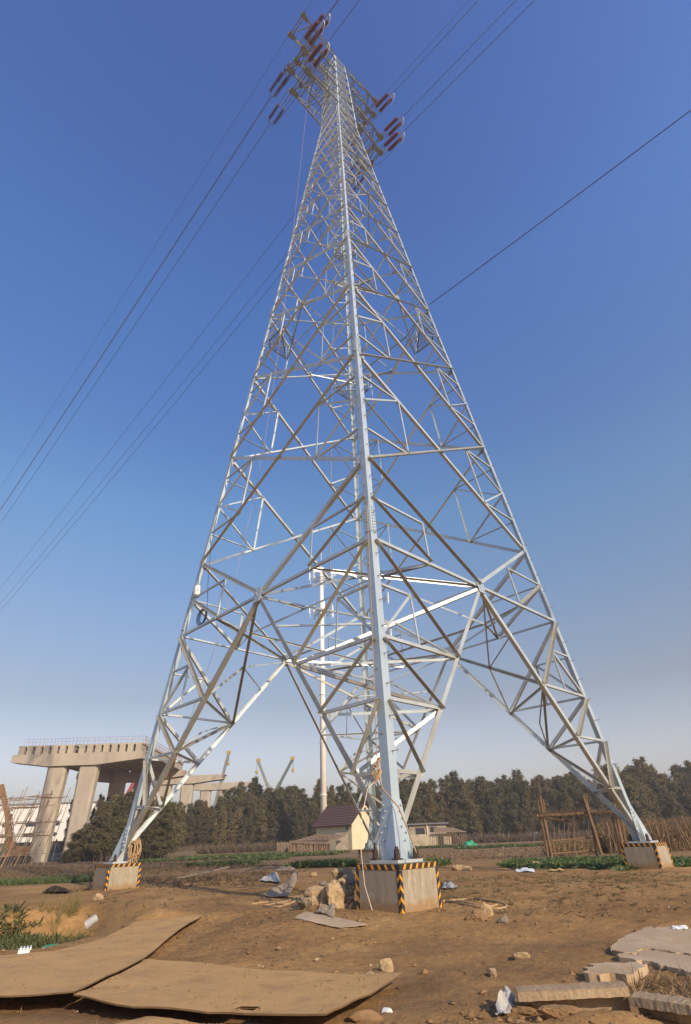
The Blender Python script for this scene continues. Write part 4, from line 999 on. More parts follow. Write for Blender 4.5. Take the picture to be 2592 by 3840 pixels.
def inquad(q, n):
    a, b, c, d = [np.array(p) for p in q]; u = nrs.rand(n)[:, None]; w_ = nrs.rand(n)[:, None]; return a*(1-u)*(1-w_)+b*u*(1-w_)+c*u*w_+d*(1-u)*w_
CROP = mat('crop_leaf', (.115, .150, .045), (.065, .095, .028), 2.5, .6, transl=.3); CROPD = mat('dark_crop_leaf', (.105, .155, .042), (.060, .095, .028), 2, .6, transl=.2)
tufts('leafy_crop', np.concatenate([inquad([(5.6, 5.0), (9.0, 1.0), (12.5, 9.5), (7.2, 12.0)], 2600), inquad([(9.0, 1.0), (8.6, -.2), (15.5, 3.0), (12.5, 9.5)], 1800)]), .17, 12, CROPD, .020, .9, 'dense dark green leafy vegetables below the bamboo trellis', True)
tufts('field_greens', np.concatenate([inquad([(-30, 43), (-5, 44), (-5, 47), (-30, 46.5)], 1800), inquad([(-24, 52), (-4, 52), (-4, 55), (-24, 55)], 1200), inquad([(9, 48), (24, 48), (24, 53), (9, 52)], 1700), inquad([(-27, 58), (-12, 58), (-12, 60), (-27, 60)], 900), inquad([(3, 62), (12, 62), (12, 66), (3, 65)], 900)]), .28, 8, CROP, .06, .8, 'bands of bright green vegetables across the far field', True)
tufts('field_cabbage', np.concatenate([inquad([(-5.3, 12.5), (-1.6, 13.0), (-1.4, 17), (-5.0, 16.5)], 900), inquad([(-14, 21), (-9.5, 22), (-9.5, 25), (-14, 24.5)], 900), inquad([(2.2, 9.5), (3.3, 9), (3.5, 12), (2.3, 12)], 120), inquad([(-13, 33), (-9, 33), (-9, 36), (-13, 36)], 300)]), .28, 10, CROP, .04, .8, 'low green vegetable rows behind the rubble heap', True)
tufts('roadside_grass', np.concatenate([inquad([(-22, 5.2), (-14.5, 6.6), (-14, 9), (-24, 8.5)], 2200)]), .22, 7, CROP, .025, .6, 'strip of bright grass left of the left footing')
tufts('dry_field_stubble', np.concatenate([inquad([(-40, 24), (-14, 20), (-14, 38), (-45, 40)], 2600), inquad([(-30, 12), (-12, 12), (-6, 20), (-30, 22)], 1500), inquad([(-60, 50), (-30, 48), (-30, 90), (-75, 90)], 2200), inquad([(-12, 0), (-5, 0), (-4, 8), (-13, 8)], 700)]), .22, 5, DRYB, .03, .9, 'dry brown stubble across the left field')
tufts('dry_scrub', inquad([(-70, 96), (80, 98), (84, 103), (-66, 103)], 5200), 1.25, 9, DRYB, .10, .5, 'dry brown scrub along the foot of the tree line')
tufts('ploughed_clods', inquad([(3.5, 16), (16, 16), (26, 46), (-2, 46)], 5200), .10, 5, mat('furrow_straw', (.24, .165, .10), (.15, .10, .06), 3, .95), .05, 1.6, 'broken soil and straw on the ploughed field')
wp = []
for _ in range(1400):
    x, y = rnd.uniform(.8, 9.5), rnd.uniform(-12, 3.5)
    if abs(y+5-(-.2*x)) < 5+2*rnd.random(): wp.append((x, y))
for _ in range(160): wp.append((rnd.uniform(-9, -1), rnd.uniform(-9, 2)))
tufts('withered_weeds', wp, .085, 10, mat('withered_weed', (.17, .125, .055), (.10, .085, .035), 4, .9, transl=.2), .016, 1.6, 'small withered weeds scattered over the dirt')
tufts('pit_weeds', inquad([(-10, -12.2), (-6.6, -12.4), (-6.9, -8.6), (-9.5, -7.4)], 1900), .20, 12, mat('pit_weed_leaf', (.10, .105, .035), (.055, .06, .02), 3, .7, transl=.2), .016, .9, 'dark green weeds filling the pit on the left', True)
tufts('pit_grass', [(-6.75+nrs.randn()*.18, -9.4+nrs.randn()*.22) for _ in range(26)]+[(-8.2+nrs.randn()*.3, -7.0+nrs.randn()*.25) for _ in range(30)], .36, 22, mat('yellow_grass', (.26, .21, .07), (.16, .15, .05), 3, .8, transl=.3), .006, .40, 'tall yellow-green grass at the rim of the pit')
tufts('dry_roots', inquad([(2.35, -16.95), (3.4, -17.2), (3.3, -16.1), (2.5, -15.95)], 260), .14, 10, DRY, .010, 1.3, 'tangled dry grass and roots between the kerb and the slab')
tufts('straw_wisps', [(-10.3+nrs.rand()*2.6, -1.8+nrs.rand()*1.6) for _ in range(60)], .16, 6, DRY, .012, 2.0, 'wisps of straw at the left footing')
# straw, clods, pebbles lying on the near dirt
def litter(name, n, box, L, W_, m, label, dens=None):
    x0, x1, y0, y1 = box; x = x0+(x1-x0)*nrs.rand(n); y = y0+(y1-y0)*nrs.rand(n)
    k = wob(x, y, .8, 3.3)+.6*wob(x, y, 2.2, 7.3); keep = nrs.rand(n) < np.clip(.35+.9*k, .06, 1); x, y = x[keep], y[keep]; n = len(x)
    z = gh(x, y)+.012; a = nrs.rand(n)*2*pi; d = np.stack([np.cos(a), np.sin(a), nrs.randn(n)*.25], 1); c = np.stack([x, y, z], 1)
    l = L*(.4+1.2*nrs.rand(n))[:, None]; s_ = np.stack([-d[:, 1], d[:, 0], nrs.randn(n)*.3], 1)*(W_*(.5+nrs.rand(n)))[:, None]
    v = np.stack([c-d*l-s_, c+d*l-s_*.6, c+d*l+s_*.7, c-d*l+s_], 1).reshape(-1, 3); tag(bulk(name, v, np.arange(4*n).reshape(n, 4), m), label)
litter('straw_litter', 7000, (-9, 9, -18, 1), .055, .004, DRY, 'bits of straw strewn over the near dirt')
litter('leaf_litter', 2600, (-9, 9, -18, 1), .025, .016, DRYB, 'dead leaf scraps on the near dirt')
def clods(name, n, box, r0, r1, m, label, pw=3.0, k0=.25):
    x0, x1, y0, y1 = box; x = x0+(x1-x0)*nrs.rand(n); y = y0+(y1-y0)*nrs.rand(n)
    k = wob(x, y, 1.1, 5.3)+.7*wob(x, y, 3.1, 2.3); keep = nrs.rand(n) < np.clip(k0+.9*k, .04, 1); x, y = x[keep], y[keep]; n = len(x)
    r = r0+(r1-r0)*nrs.rand(n)**pw; z = gh(x, y)+r*.2
    base = np.array([(1, 0, 0), (0, 1, 0), (-1, 0, 0), (0, -1, 0), (.1, .1, .8), (0, 0, -.6), (.65, .65, .45), (-.7, .5, .35), (-.5, -.7, .4), (.7, -.6, .3)])
    tri = np.array([(0, 6, 9), (0, 1, 6), (1, 7, 6), (1, 2, 7), (2, 8, 7), (2, 3, 8), (3, 9, 8), (3, 0, 9), (4, 6, 7), (4, 7, 8), (4, 8, 9), (4, 9, 6)])
    a = nrs.rand(n)*6.28; ca, sa = np.cos(a)[:, None], np.sin(a)[:, None]; v = base[None]*(1+.35*nrs.randn(n, 10, 1))
    vx, vy = v[..., 0]*ca-v[..., 1]*sa, v[..., 0]*sa+v[..., 1]*ca; sq = (.6+.6*nrs.rand(n))[:, None]
    P = np.stack([vx*r[:, None]*1.2+x[:, None], vy*r[:, None]+y[:, None], v[..., 2]*r[:, None]*sq+z[:, None]], -1)
    q = (tri[None]+(np.arange(n)*10)[:, None, None]).reshape(-1, 3); tag(bulk(name, P.reshape(-1, 3), q, m, k=3), label)
CLOD = mat('soil_clod', (.27, .16, .072), (.19, .11, .05), 3, .95, 0, .4, 30); PEB = mat('pale_pebble', (.40, .31, .20), (.30, .22, .14), 5, .9)
clods('soil_clods', 14000, (-9, 9, -18.2, 2), .004, .036, CLOD, 'crumbs and clods of brown soil on the near ground', 5.0)
clods('pebbles', 700, (-9, 9, -18.2, 0), .006, .03, PEB, 'pale pebbles in the near dirt')
clods('hole_rubble', 1300, (.0, 3.4, -18.2, -16.75), .004, .034, CLOD, 'broken earth lumps in the hole below the kerb', 4.0, .6)
# reed fence and trellis
t = thing('reed_fence', (17, 19, -.9), 'thicket-like fence of tawny dry reeds behind the right footing', 'fence')
vs = []
def reeds(a, b_, n, h):
    x = a[0]+(b_[0]-a[0])*nrs.rand(n); y = a[1]+(b_[1]-a[1])*nrs.rand(n)+nrs.randn(n)*.35; hh = h*(.55+.55*nrs.rand(n)); ln = nrs.randn(n)*.22; yy = nrs.randn(n)*.15
    r = .014+.012*nrs.rand(n); c = np.stack([x, y, np.full(n, -1.0)], 1); e = c+np.stack([ln*hh, yy*hh, hh], 1); s_ = np.stack([r, np.zeros(n), np.zeros(n)], 1); k_ = np.stack([np.zeros(n), r, np.zeros(n)], 1)
    for A_, B_ in ((s_, k_), (k_, -s_)): vs.append(np.stack([c-A_, c+A_, e+A_*.5, e-A_*.5], 1).reshape(-1, 3))
    m_ = n*2; j = nrs.randint(0, n, m_); f = nrs.rand(m_)[:, None]; p = c[j]*(1-f)+e[j]*f; d = unit(nrs.randn(m_, 3)-np.array([0, 0, .9])); v, _ = leafquads(p, d, .38, .04, nrs); vs.append(v)
reeds((14.8, 17.5), (27, 19.5), 2200, 1.85); reeds((11.2, 20.5), (15, 18.2), 380, 1.0)
v = np.concatenate(vs); bulk('reeds', v, np.arange(len(v)).reshape(-1, 4), DRY, t)
for i in range(26):
    x = 14.8+i*.42; b = MB(); b.tube([(x, 17.4, -1), (x+rnd.uniform(-.5, .3), 17.4, rnd.uniform(.5, 1.1))], .03, 4); b.build('stake', BAMB, t, fix=False)
WPOLE = mat('brown_timber_pole', (.21, .13, .07), (.12, .075, .042), 3, .9, 0, .3, 20, stretch=(4, 4, .6))
t = thing('bamboo_trellis', (12, 14, -.9), 'rough pole trellis with dry vines on its top rail beside the right leg', 'trellis')
def bpx(x, y, Y): return at((1750+x*.5367)/DSP, (2650+y*.5367)/DSP, Y)
for (x0, y0, x1, y1, Y, r) in ((495, 642, 572, 1052, 14, .055), (512, 626, 598, 1056, 13.9, .06), (535, 650, 590, 1050, 14.1, .05), (812, 622, 955, 1078, 13.6, .075), (832, 612, 905, 1020, 13.8, .05), (1003, 675, 1075, 1060, 14.6, .06), (1033, 682, 1108, 1075, 14.4, .07), (1065, 690, 1130, 1060, 15, .045), (722, 800, 766, 1045, 15.6, .06)):
    p, q = bpx(x1, y1, Y), bpx(x0, y0, Y); p.z = min(p.z, -.95); b = MB(); b.tube([p, p.lerp(q, .5)+V((rnd.uniform(-.03, .03), 0, 0)), q], r*1.35, 7, r*1.1); b.build('post', WPOLE, t)
for (x0, y0, x1, y1, Y, r) in ((488, 762, 880, 738, 13.8, .06), (500, 748, 1110, 735, 14.2, .05), (870, 728, 1120, 742, 14.3, .06), (590, 938, 895, 908, 14.1, .04), (600, 1028, 915, 1000, 14.1, .04), (520, 770, 730, 800, 14.9, .05)):
    p, q = bpx(x0, y0, Y), bpx(x1, y1, Y); b = MB(); b.tube([p, p.lerp(q, .5)-ZUP*.03, q], r*1.3, 6); b.build('rail', WPOLE, t)
for i in range(9):
    x = 612+i*34; p, q = bpx(x+rnd.uniform(-4, 4), 1030, 14.3), bpx(x+rnd.uniform(-6, 6), 790, 14.3); b = MB(); b.tube([p, q], .013, 4); b.build('stake', BAMB, t, fix=False)
p0, p1 = bpx(490, 745, 14), bpx(1110, 735, 14); n = 2600; f = nrs.rand(n); c = np.stack([p0.x+(p1.x-p0.x)*f, 14+nrs.randn(n)*.25, p0.z+(p1.z-p0.z)*f+.03+np.minimum(nrs.randn(n)*.07, .15)-.25*nrs.rand(n)**4], 1)
v, q = leafquads(c, unit(nrs.randn(n, 3)*np.array([1.3, 1, .6])), .20, .02, nrs); bulk('dry_vines', v, q, mat('dead_vine', (.15, .105, .065), (.09, .06, .04), 4, .95), t)
# ------------------------------------------------------------------ things lying on the near ground
PLATE = mat('dirt_covered_sheet', (.46, .275, .105), (.385, .225, .082), 1.1, .92, .0, .25, 35, c3=(.32, .19, .075), s3=2.2, coord='Object')
EDGE = PLATE
def sheet(name, ra, rb, zoff, thick, m, label, cat, nz=.008, cols=14, rows=14, zb=-.955, hole=None):
    """ground sheet between two polylines of picture points laid on the ground"""
    def res(pl, n):
        pl = [gz(x, y, zb) for x, y in pl]; out = []
        for i in range(n+1):
            f = i/n*(len(pl)-1); j = min(int(f), len(pl)-2); out.append(pl[j].lerp(pl[j+1], f-j))
        return out
    A_, B_ = res(ra, rows), res(rb, rows); top = []
    for i in range(rows+1):
        for j in range(cols+1):
            p = A_[i].lerp(B_[i], j/cols); n = mnoise.noise(p*1.3)*nz*3+mnoise.noise(p*4.0)*nz
            e_ = .012*mnoise.noise(V((i*.9, j*.9, 3))) if j in (0, cols) or i in (0, rows) else 0
            top.append(V((p.x+e_, p.y+e_, zb+zoff(i/rows, j/cols)+n)))
    nn = len(top); v = top+[p-ZUP*thick for p in top]; C1 = cols+1; f = []
    skip = lambda i, j: hole and (i, j) in hole
    for i in range(rows):
        for j in range(cols):
            if skip(i, j): continue
            q = (i*C1+j, i*C1+j+1, (i+1)*C1+j+1, (i+1)*C1+j); f += [q, tuple(nn+k for k in q[::-1])]
    bd = [(i*C1, (i+1)*C1) for i in range(rows)]+[((i+1)*C1+cols, i*C1+cols) for i in range(rows)]+[(j+1, j) for j in range(cols)]+[(rows*C1+j, rows*C1+j+1) for j in range(cols)]
    f += [(a, b, b+nn, a+nn) for a, b in bd]
    b = MB(); b.add(v, f); o = b.build(name, [m, PEDGE]); ne = len(bd); mi = [0]*(len(f)-ne)+[1]*ne; o.data.polygons.foreach_set('material_index', mi); DIRT.append([p for p in top]); return tag(o, label, cat)
DIRT = []; PEDGE = mat('dark_sheet_edge', (.16, .095, .04), (.10, .06, .028), 8, .95)
sheet('ground_sheet', [(466, 2078), (398, 2122), (330, 2178), (250, 2228), (163, 2281)], [(310, 2096), (232, 2136), (120, 2166), (-40, 2182), (-190, 2290)],
      lambda a, c: .03+.06*(a**3)+.04*sin(a*9)*(1-c)*.3, .014, PLATE, 'long dirt-covered tan ground sheet at left, running towards the left footing', 'ground sheet')
sheet('ground_sheet', [(334, 2182), (480, 2194), (620, 2208), (760, 2217), (917, 2222)], [(162, 2281), (280, 2302), (430, 2313), (580, 2324), (742, 2330)],
      lambda a, c: .02+.05*c**2*(1-a*.5)+.03*a*a, .014, PLATE, 'wide tan ground sheet in the centre foreground with a small torn hole', 'ground sheet', hole={(9, 12)})
sheet('ground_sheet', [(332, 2308), (430, 2318), (620, 2334)], [(170, 2350), (320, 2400), (620, 2400)], lambda a, c: .0, .02, PLATE, 'tan ground sheet corner cut by the bottom edge of the picture', 'ground sheet')
cr_ = MB(); st_ = MB()
for T_ in DIRT:
    for _ in range(420):
        i, j = rnd.randrange(14), rnd.randrange(14); e_ = rnd.random(); p = T_[i*15+j].lerp(T_[i*15+j+1], rnd.random()).lerp(T_[(i+1)*15+j], rnd.random()*.6)+ZUP*.003
        if mnoise.noise(p*1.1)+.35 < rnd.random()*.8: continue
        r = .004+.016*rnd.random()**4
        if _ % 3: cr_.box(p, (r*2, r*1.6, r), V((cos(r*900), sin(r*900), .1)).normalized(), V((-sin(r*900), cos(r*900), 0)), ZUP, .6)
        else: a = rnd.uniform(0, 6.3); st_.beam(p+ZUP*.004, p+V((cos(a), sin(a), rnd.uniform(0, .15)))*rnd.uniform(.03, .10)+ZUP*.004, .004, .003)
tag(cr_.build('soil_crumbs', CLOD, fix=False), 'crumbs of soil spilled over the ground sheets', kind='stuff'); tag(st_.build('straw_bits', DRY, fix=False), 'bits of straw on the ground sheets', kind='stuff')
SLAB = mat('old_concrete_slab', (.46, .345, .225), (.37, .27, .17), 1.2, .93, 0, .3, 25, c3=(.36, .23, .115), s3=1.6)
def slabpoly(name, pts, top, th, label, cat, par=None, tilt=None):
    P = [gz(x, y, top) for x, y in pts]
    Q = []
    for i in range(len(P)):
        a, c = P[i], P[(i+1) % len(P)]
        for k in range(6): p = a.lerp(c, k/6); r = .055 if k else .02; Q.append(p+V((rnd.uniform(-r, r), rnd.uniform(-r, r), 0)))
    b = MB(); b.poly([p-ZUP*th for p in Q], ZUP*th); o = b.build(name, SLAB, par)
    if not par: tag(o, label, cat)
    return o
t = thing('concrete_slab', (3.8, -14.5, -1), 'broken pale concrete slab at the right edge with a jagged crack', 'concrete slab')
slabpoly('slab_piece', [(1388, 2150), (1420, 2124), (1480, 2097), (1569, 2080), (1680, 2072), (1700, 2180), (1569, 2166), (1520, 2158), (1462, 2152), (1440, 2162), (1400, 2158)], -.955, .12, '', '', t)
slabpoly('slab_piece', [(1405, 2163), (1441, 2166), (1463, 2156), (1520, 2162), (1569, 2170), (1700, 2186), (1700, 2235), (1569, 2208), (1500, 2190), (1462, 2180), (1420, 2175)], -.962, .12, '', '', t)
slabpoly('broken_slab', [(1333, 2198), (1348, 2187), (1448, 2183), (1466, 2193), (1440, 2211), (1334, 2209)], -.915, .13, 'chunk of broken concrete lying between the slab and the kerb stone', 'concrete chunk')
KERB = mat('worn_kerb_concrete', (.38, .275, .165), (.29, .20, .12), 4, .95, 0, .5, 30)
def kerb(p, q, label, drop=0):
    p, q = V(p), V(q); d = (q-p).normalized(); s = V((d.y, -d.x, 0)); n = 22; b = MB()
    prof = [(0, 0), (.10, -.01), (.115, -.07), (.0, -.085), (-.03, -.30), (-.09, -.30), (-.09, 0)]
    rings = []
    for i in range(n+1):
        c = p.lerp(q, i/n); rings.append([c+s*(a+rnd.uniform(-.003, .003))+ZUP*(z+rnd.uniform(-.003, .003)) for a, z in prof])
    k = len(prof); v = [x for r in rings for x in r]; f = [(i*k+j, i*k+(j+1) % k, (i+1)*k+(j+1) % k, (i+1)*k+j) for i in range(n) for j in range(k)]
    b.add(v, f+[tuple(range(k-1, -1, -1)), tuple(range(n*k, n*k+k))]); return tag(b.build('kerb_stone', KERB), label, 'kerb stone')
kerb(gz(1172, 2244, -.84), gz(1418, 2231, -.80), 'long worn kerb stone bridging the small hole at bottom right')
kerb(gz(1440, 2254, -.86), gz(1600, 2276, -.84), 'second kerb stone cut off by the right edge of the picture')
def rock(name, p, r, m, label, cat, group=None, sq=(1, 1, .8), seed=0, sub_=3, rough=.33):
    bm = bmesh.new(); bmesh.ops.create_icosphere(bm, subdivisions=sub_+(1 if r > .1 else 0), radius=1); off = V((seed*3.1, seed*1.7, seed*.9)); a = seed*1.3
    rr_ = random.Random(seed*7+1); pls = [(V((rr_.gauss(0, 1), rr_.gauss(0, 1), rr_.gauss(0, 1))).normalized(), rr_.uniform(.52, .82)) for _ in range(9)]
    for v in bm.verts:
        d = v.co.normalized(); k = 1+rough*mnoise.noise(d*1.3+off)+rough*.5*mnoise.noise(d*3+off)+rough*.22*mnoise.noise(d*8+off)
        k = min(k, 1.0+.12*mnoise.noise(d*2+off*2)); c = d*k
        for pn, po in pls:
            e_ = c.dot(pn)-po
            if e_ > 0: c = c-pn*e_*.92
        c = c*(1.12*r)*(1+.10*mnoise.noise(d*6+off)+.06*mnoise.noise(d*14+off)); c = V((c.x*sq[0], c.y*sq[1], c.z*sq[2])); v.co = V((c.x*cos(a)*1-c.y*sin(a)*.0, c.y, c.z)) if False else c
    me = bpy.data.meshes.new(name); bm.to_mesh(me); bm.free(); me.materials.append(m)
    o = bpy.data.objects.new(name, me); COL.objects.link(o); o.location = p; return tag(o, label, cat, group)
STONE = mat('dusty_rubble_stone', (.45, .32, .175), (.34, .235, .125), 5, .95, 0, .6, 22, c3=(.25, .175, .10), s3=4); STONED = mat('dark_rubble_stone', (.24, .19, .14), (.17, .135, .10), 4, .95, 0, .5, 20)
def hp_(x, y, Y): return at((1000+x*.51)/DSP, (2950+y*.51)/DSP, Y)
heap = [(277, 852, 34, -9.3, 1, 1), (345, 868, 52, -9.3, .7, 0), (372, 785, 62, -9.0, .85, 0), (415, 880, 28, -9.4, 1.2, 0), (440, 812, 36, -9.2, 1.3, 0), (508, 822, 72, -9.45, 1.12, 0), (555, 715, 29, -8.8, 1, 0), (503, 722, 27, -8.7, 1, 0), (553, 760, 28, -9.2, .8, 0), (608, 790, 30, -9.25, .9, 0), (608, 846, 31, -9.4, 1, 0), (577, 893, 27, -9.5, .9, 0), (625, 903, 27, -9.6, 1.1, 0), (533, 650, 46, -8.2, .95, 0), (596, 655, 40, -8.4, 1, 1), (612, 705, 44, -8.6, 1.1, 1), (470, 760, 40, -8.6, 1, 0), (430, 740, 34, -8.3, .9, 1)]
for _ in range(22):
    x, y = rnd.uniform(300, 640), rnd.uniform(640, 905); Y = -8.2-1.2*(y-640)/265+rnd.uniform(-.1, .1)
    if y > 640+260*abs(x-560)/300 or x > 540: heap.append((x, y, rnd.uniform(14, 30), Y, rnd.uniform(.7, 1.1), 0))
hl = {0: 'small grey stone at the outer left foot of the rubble heap', 2: 'big slanted tan stone on the left side of the rubble heap', 5: 'largest upright tan boulder at the front of the rubble heap', 13: 'pale stone on the very top of the rubble heap'}
for i, (x, y, r, Y, zs_, dk) in enumerate(heap):
    rr = r*.51*12.2/1958*1.2
    rock('rubble_stone', hp_(x, y, Y), rr, STONED if dk else STONE, hl.get(i, 'dark broken stone in the rubble heap' if dk else 'tan broken stone in the rubble heap'), 'stone', None if i in hl else ('dark heap stones' if dk else 'tan heap stones'), (1 if zs_ > .9 else 1.15, .9, zs_), i+1)
def gr(xd, yd, r, zs_, label, m=STONE, sq=(1, 1), seed=0, sink=.3, name='rock', cat='stone', rough=.33):
    p = gz(xd, yd, -.93)
    z = g1(p.x, p.y); p = gz(xd, yd, z); p.z = z+r*zs_*(1-sink*2)*.6
    return rock(name, p, r, m, label, cat, None, (sq[0], sq[1], zs_), seed, 3, rough)
gr(878, 2203, .085, 1.3, 'upright stone standing just beyond the right tip of the centre ground sheet', seed=31)
gr(1183, 2172, .11, .45, 'flat pale stone in the open dirt left of the broken slab', seed=32)
gr(1118, 2212, .07, .8, 'pale lump half buried in dirt above the kerb hole', seed=33)
gr(1085, 2088, .16, .7, 'crusty mound of earth beside the loose rope', CLOD, (1.5, 1), 34, .3, 'earth_lump', 'earth lump', .6)
gr(1105, 2078, .13, 1.2, 'pale knobbly lump on top of the earth mound beside the rope', STONE, (1.1, 1), 35, .2, 'rock', 'stone', .6)
gr(1142, 2094, .10, .9, 'dark small lump right of the pale knobbly stone', STONED, (1, 1), 36)
gr(1040, 1975, .27, .6, 'tan stone pair, left one, behind the nearest footing', seed=37); gr(1062, 1977, .22, .7, 'tan stone pair, right one, behind the nearest footing', seed=38)
gr(1216, 1965, .24, .6, 'single pale stone at the edge of the green vegetables', seed=39)
gr(712, 1988, .16, .6, 'small tan stone on the dirt beyond the rubble heap', seed=40)
gr(222, 2042, .16, .7, 'tan lump at the front corner of the left footing', seed=41)
gr(590, 2197, .06, .5, 'small pale stone beside the upper edge of the centre ground sheet', seed=42); gr(555, 2200, .07, .35, 'flat pale shard beside the upper edge of the centre ground sheet', seed=46)
gr(842, 2213, .05, .5, 'small pale stone touching the centre ground sheet', seed=43); gr(540, 2160, .06, .3, 'flat pale shard alone on the dirt above the ground sheets', seed=44)
gr(880, 2300, .05, .8, 'white stone on the dirt below the tip of the centre ground sheet', WHITE, seed=45)
gr(1195, 2296, .10, .5, 'large cracked earth lump under the long kerb stone', CLOD, (1.3, .8), 47, .3, 'earth_lump', 'earth lump', .5); gr(1270, 2304, .12, .5, 'broad earth lump in the hole under the kerb', CLOD, (1.5, .8), 48, .3, 'earth_lump', 'earth lump', .5)
gr(830, 2316, .10, .6, 'earth lump under the right edge of the centre ground sheet', CLOD, (1.6, .8), 49, .3, 'earth_lump', 'earth lump', .5)
# plastic and cloth
PLAS = mat('dusty_white_plastic', (.64, .53, .40), (.50, .40, .29), 4, .6, 0, .3, 14, transl=.55); PLASW = mat('white_bag', (.56, .54, .50), (.44, .44, .45), 5, .55, 0, .3, 16, transl=.3); CLOTH = mat('dirty_grey_sheet', (.46, .35, .235), (.36, .265, .17), 3, .9, 0, .3, 20)
def crumple(name, quad, hgt, m, label, cat, n=18, seed=1.0, base=None, peak=None):
    P = []
    for x, y in quad:
        p = gz(x, y, -.93); P.append(gz(x, y, g1(p.x, p.y)+.01))
    v = []
    for i in range(n+1):
        for j in range(n+1):
            u, w_ = i/n, j/n; p = P[0].lerp(P[1], u).lerp(P[3].lerp(P[2], u), w_); s = V((u*3.3+seed, w_*3.3, seed*2))
            e_ = min(u, 1-u, w_, 1-w_)*4; e_ = min(1, e_)
            k = .55+.9*mnoise.noise(s*.8)+.30*abs(mnoise.noise(s*1.9))+.07*mnoise.noise(s*4.5)
            z = hgt*k*(.35+.65*e_)
            if peak: z += peak[2]*math.exp(-((u-peak[0])**2+(w_-peak[1])**2)*9)
            d = .03+.05*hgt; v.append(V((p.x+d*mnoise.noise(s*2+V((9, 0, 0))), p.y+d*mnoise.noise(s*2+V((0, 9, 0))), g1(p.x, p.y)+.010+max(0, z))))
    f = [(i*(n+1)+j, (i+1)*(n+1)+j, (i+1)*(n+1)+j+1, i*(n+1)+j+1) for i in range(n) for j in range(n)]
    b = MB(); b.add(v, f); o = b.build(name, m, smooth=False); md = o.modifiers.new('thickness', 'SOLIDIFY'); md.thickness = .006
    return tag(o, label, cat)
crumple('plastic_sheet', [(598, 2036), (655, 2038), (682, 2008), (640, 2014)], .22, PLAS, 'crumpled off-white plastic sheet standing up left of the rubble heap', 'plastic sheet', seed=2.2, peak=(.8, .8, .28))
crumple('plastic_bag', [(588, 2003), (636, 2004), (632, 1990), (606, 1992)], .25, PLASW, 'bluish white bag behind the crumpled plastic sheet', 'bag', seed=4.4)
crumple('paper_scrap', [(622, 1977), (672, 1978), (668, 1970), (634, 1970)], .12, PLAS, 'flat pale scraps on the dirt behind the bluish white bag', 'scrap', seed=5.1)
crumple('cloth_sheet', [(668, 2086), (770, 2104), (836, 2091), (690, 2074)], .022, CLOTH, 'flat dirty grey sheet lying in front of the rubble heap', 'sheet', 20, seed=6.3)
crumple('plastic_bag', [(715, 2078), (758, 2082), (765, 2066), (730, 2066)], .16, PLAS, 'crumpled pale bag at the foot of the largest rubble boulder', 'bag', seed=7.3)
crumple('paper_scrap', [(1004, 2017), (1042, 2020), (1030, 2007), (1006, 2008)], .16, PLASW, 'white paper scraps right of the nearest footing', 'scrap', seed=8.1)
crumple('plastic_bag', [(1124, 2308), (1155, 2316), (1172, 2285), (1148, 2278)], .10, PLASW, 'torn white bag in the hole left of the long kerb stone', 'bag', seed=9.4, peak=(.5, .7, .06))
crumple('plastic_bag', [(1170, 1980), (1215, 1981), (1212, 1974), (1175, 1974)], .10, WHITE, 'pale bag lying before the green vegetables', 'bag', seed=3.7); crumple('paper_scrap', [(1245, 1980), (1280, 1980), (1278, 1974), (1248, 1974)], .08, mat('yellow_scrap', (.55, .40, .10), None, 4, .8), 'yellow scrap lying before the green vegetables', 'scrap', seed=3.1)
crumple('dark_cloth', [(95, 2028), (160, 2030), (158, 2021), (110, 2020)], .16, mat('dark_rag', (.035, .025, .022), (.06, .045, .035), 9, 1.0, 0, .3, 20, spec=.05), 'dark rag lying on the dirt left of the left footing', 'rag', seed=1.7)
crumple('paper_scrap', [(1525, 2113), (1560, 2113), (1560, 2104), (1528, 2104)], .03, WHITE, 'white scrap on the edge of the concrete slab', 'scrap', seed=2.9)
t0 = gz(52, 2170, -.97); fb = MB(); fx = V((cos(.5), sin(.5), 0)); fy = V((-fx.y, fx.x, 0))
t = thing('foam_pack', t0, 'white ribbed foam block on the dirt at the far left', 'foam block')
fb.box(t0+ZUP*.045, (.16, .26, .08), fx, fy); fb.build('body', WHITE, t)
for i in range(4): b = MB(); b.box(t0+fx*(.02+.045*i-.07)+fy*-.015+ZUP*.095, (.022, .25, .03), fx, fy); b.build('rib', WHITE, t)
p = gz(196, 2104, -.98); b = MB(); ax = V((.75, .35, .55)).normalized(); b.lathe(p-ax*.02+ZUP*.03, ax, [(0, .02), (.0, .085), (.20, .08), (.24, .06)], 12); tag(b.build('plaster_block', PLASW), 'chipped white cylinder on the bank above the left ground sheet', 'block')
p = gz(130, 2138, -1.0); b = MB(); b.lathe(V((p.x, p.y, g1(p.x, p.y)+.01)), V((.12, -.1, 1)), [(0, .27), (.025, .26), (.03, .2), (.035, .0)], 22); tag(b.build('green_lid', TARP), 'round green plastic lid on the dirt below the bank', 'lid')
p = gz(158, 2152, -.98); b = MB(); b.box(V((p.x, p.y, g1(p.x, p.y)+.02)), (.16, .1, .012), V((.9, .4, .05)).normalized(), V((-.4, .9, 0)).normalized()); tag(b.build('paper_scrap', WHITE), 'small white card at the edge of the left ground sheet', 'scrap')
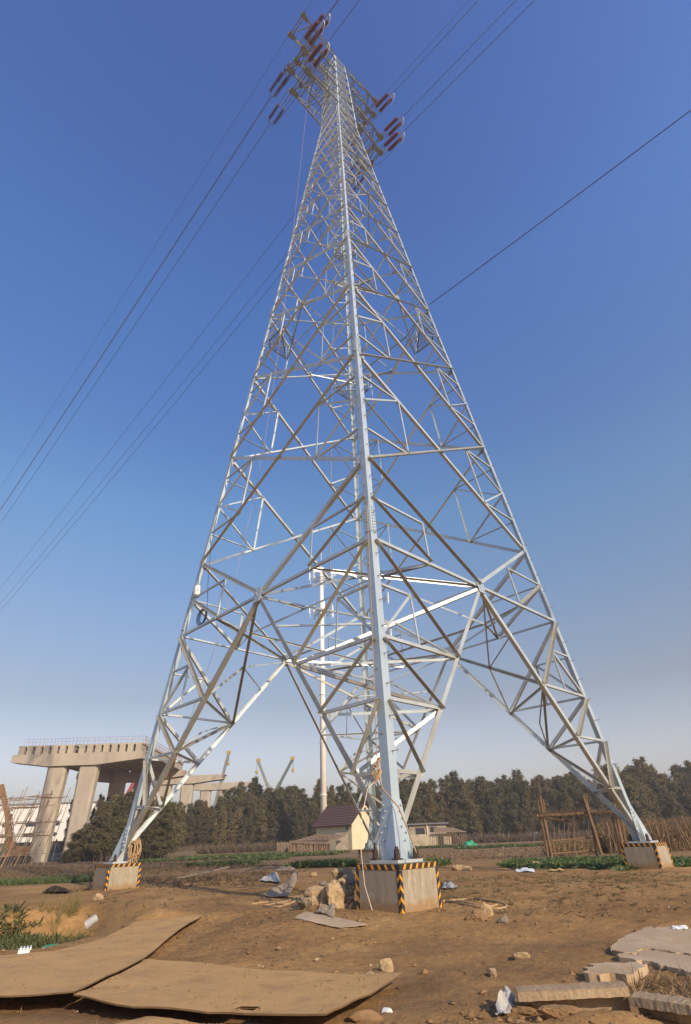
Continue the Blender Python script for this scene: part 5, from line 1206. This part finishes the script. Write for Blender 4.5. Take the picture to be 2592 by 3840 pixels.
# loose ropes
def squig(pts, r, label, m=ROPE, name='loose_rope'):
    P = []
    for x, y in pts: p = gz(x, y, -.9); z = g1(p.x, p.y); p = gz(x, y, z); P.append(p+ZUP*r)
    Q = []
    for i in range(len(P)-1):
        p0, p1, p2, p3 = P[max(i-1, 0)], P[i], P[i+1], P[min(i+2, len(P)-1)]
        for k in range(8):
            u = k/8; q = .5*((2*p1)+(p2-p0)*u+(2*p0-5*p1+4*p2-p3)*u*u+(3*p1-p0-3*p2+p3)*u**3); q.z = max(q.z, g1(q.x, q.y)+r); Q.append(q)
    return wire(Q+[P[-1]], r, name, label, 'rope', m, n=6)
squig([(1005, 2050), (1060, 2044), (1120, 2048), (1148, 2056), (1146, 2064), (1118, 2066), (1060, 2056), (1008, 2048), (1050, 2050), (1100, 2062), (1130, 2056)], .020, 'looped tan rope lying right of the nearest footing')
squig([(572, 2055), (610, 2052), (650, 2054), (680, 2040), (650, 2050), (600, 2057), (640, 2060), (676, 2046)], .018, 'tan rope lying on the dirt left of the rubble heap')
squig([(318, 1958), (290, 1972), (250, 2022), (222, 2038), (262, 2030), (300, 2022)], .02, 'straw rope at the foot of the left footing', DRY, 'straw_rope')
p, q = gz(322, 1962, -.7), gz(372, 1950, -.7); b = MB(); b.beam(V((-8.6, 2.5, -.72)), V((-6.9, 4.6, -.45)), .25, .03); tag(b.build('plank', WOODG), 'grey plank leaning behind the left footing', 'plank')
# ------------------------------------------------------------------ the smoggy winter air
hm = bpy.data.materials.new('haze'); hm.use_nodes = True; ht = hm.node_tree; ht.nodes.clear()
hv = ht.nodes.new('ShaderNodeVolumePrincipled'); hv.inputs['Color'].default_value = (.90, .89, .88, 1); hv.inputs['Density'].default_value = HAZE; hv.inputs['Anisotropy'].default_value = .25
ho = ht.nodes.new('ShaderNodeOutputMaterial'); ht.links.new(hv.outputs[0], ho.inputs['Volume'])
if HAZE > 0:
    b = MB(); b.box((0, 520, 42), (3200, 2000, 88)); tag(b.build('haze', hm), kind='stuff')
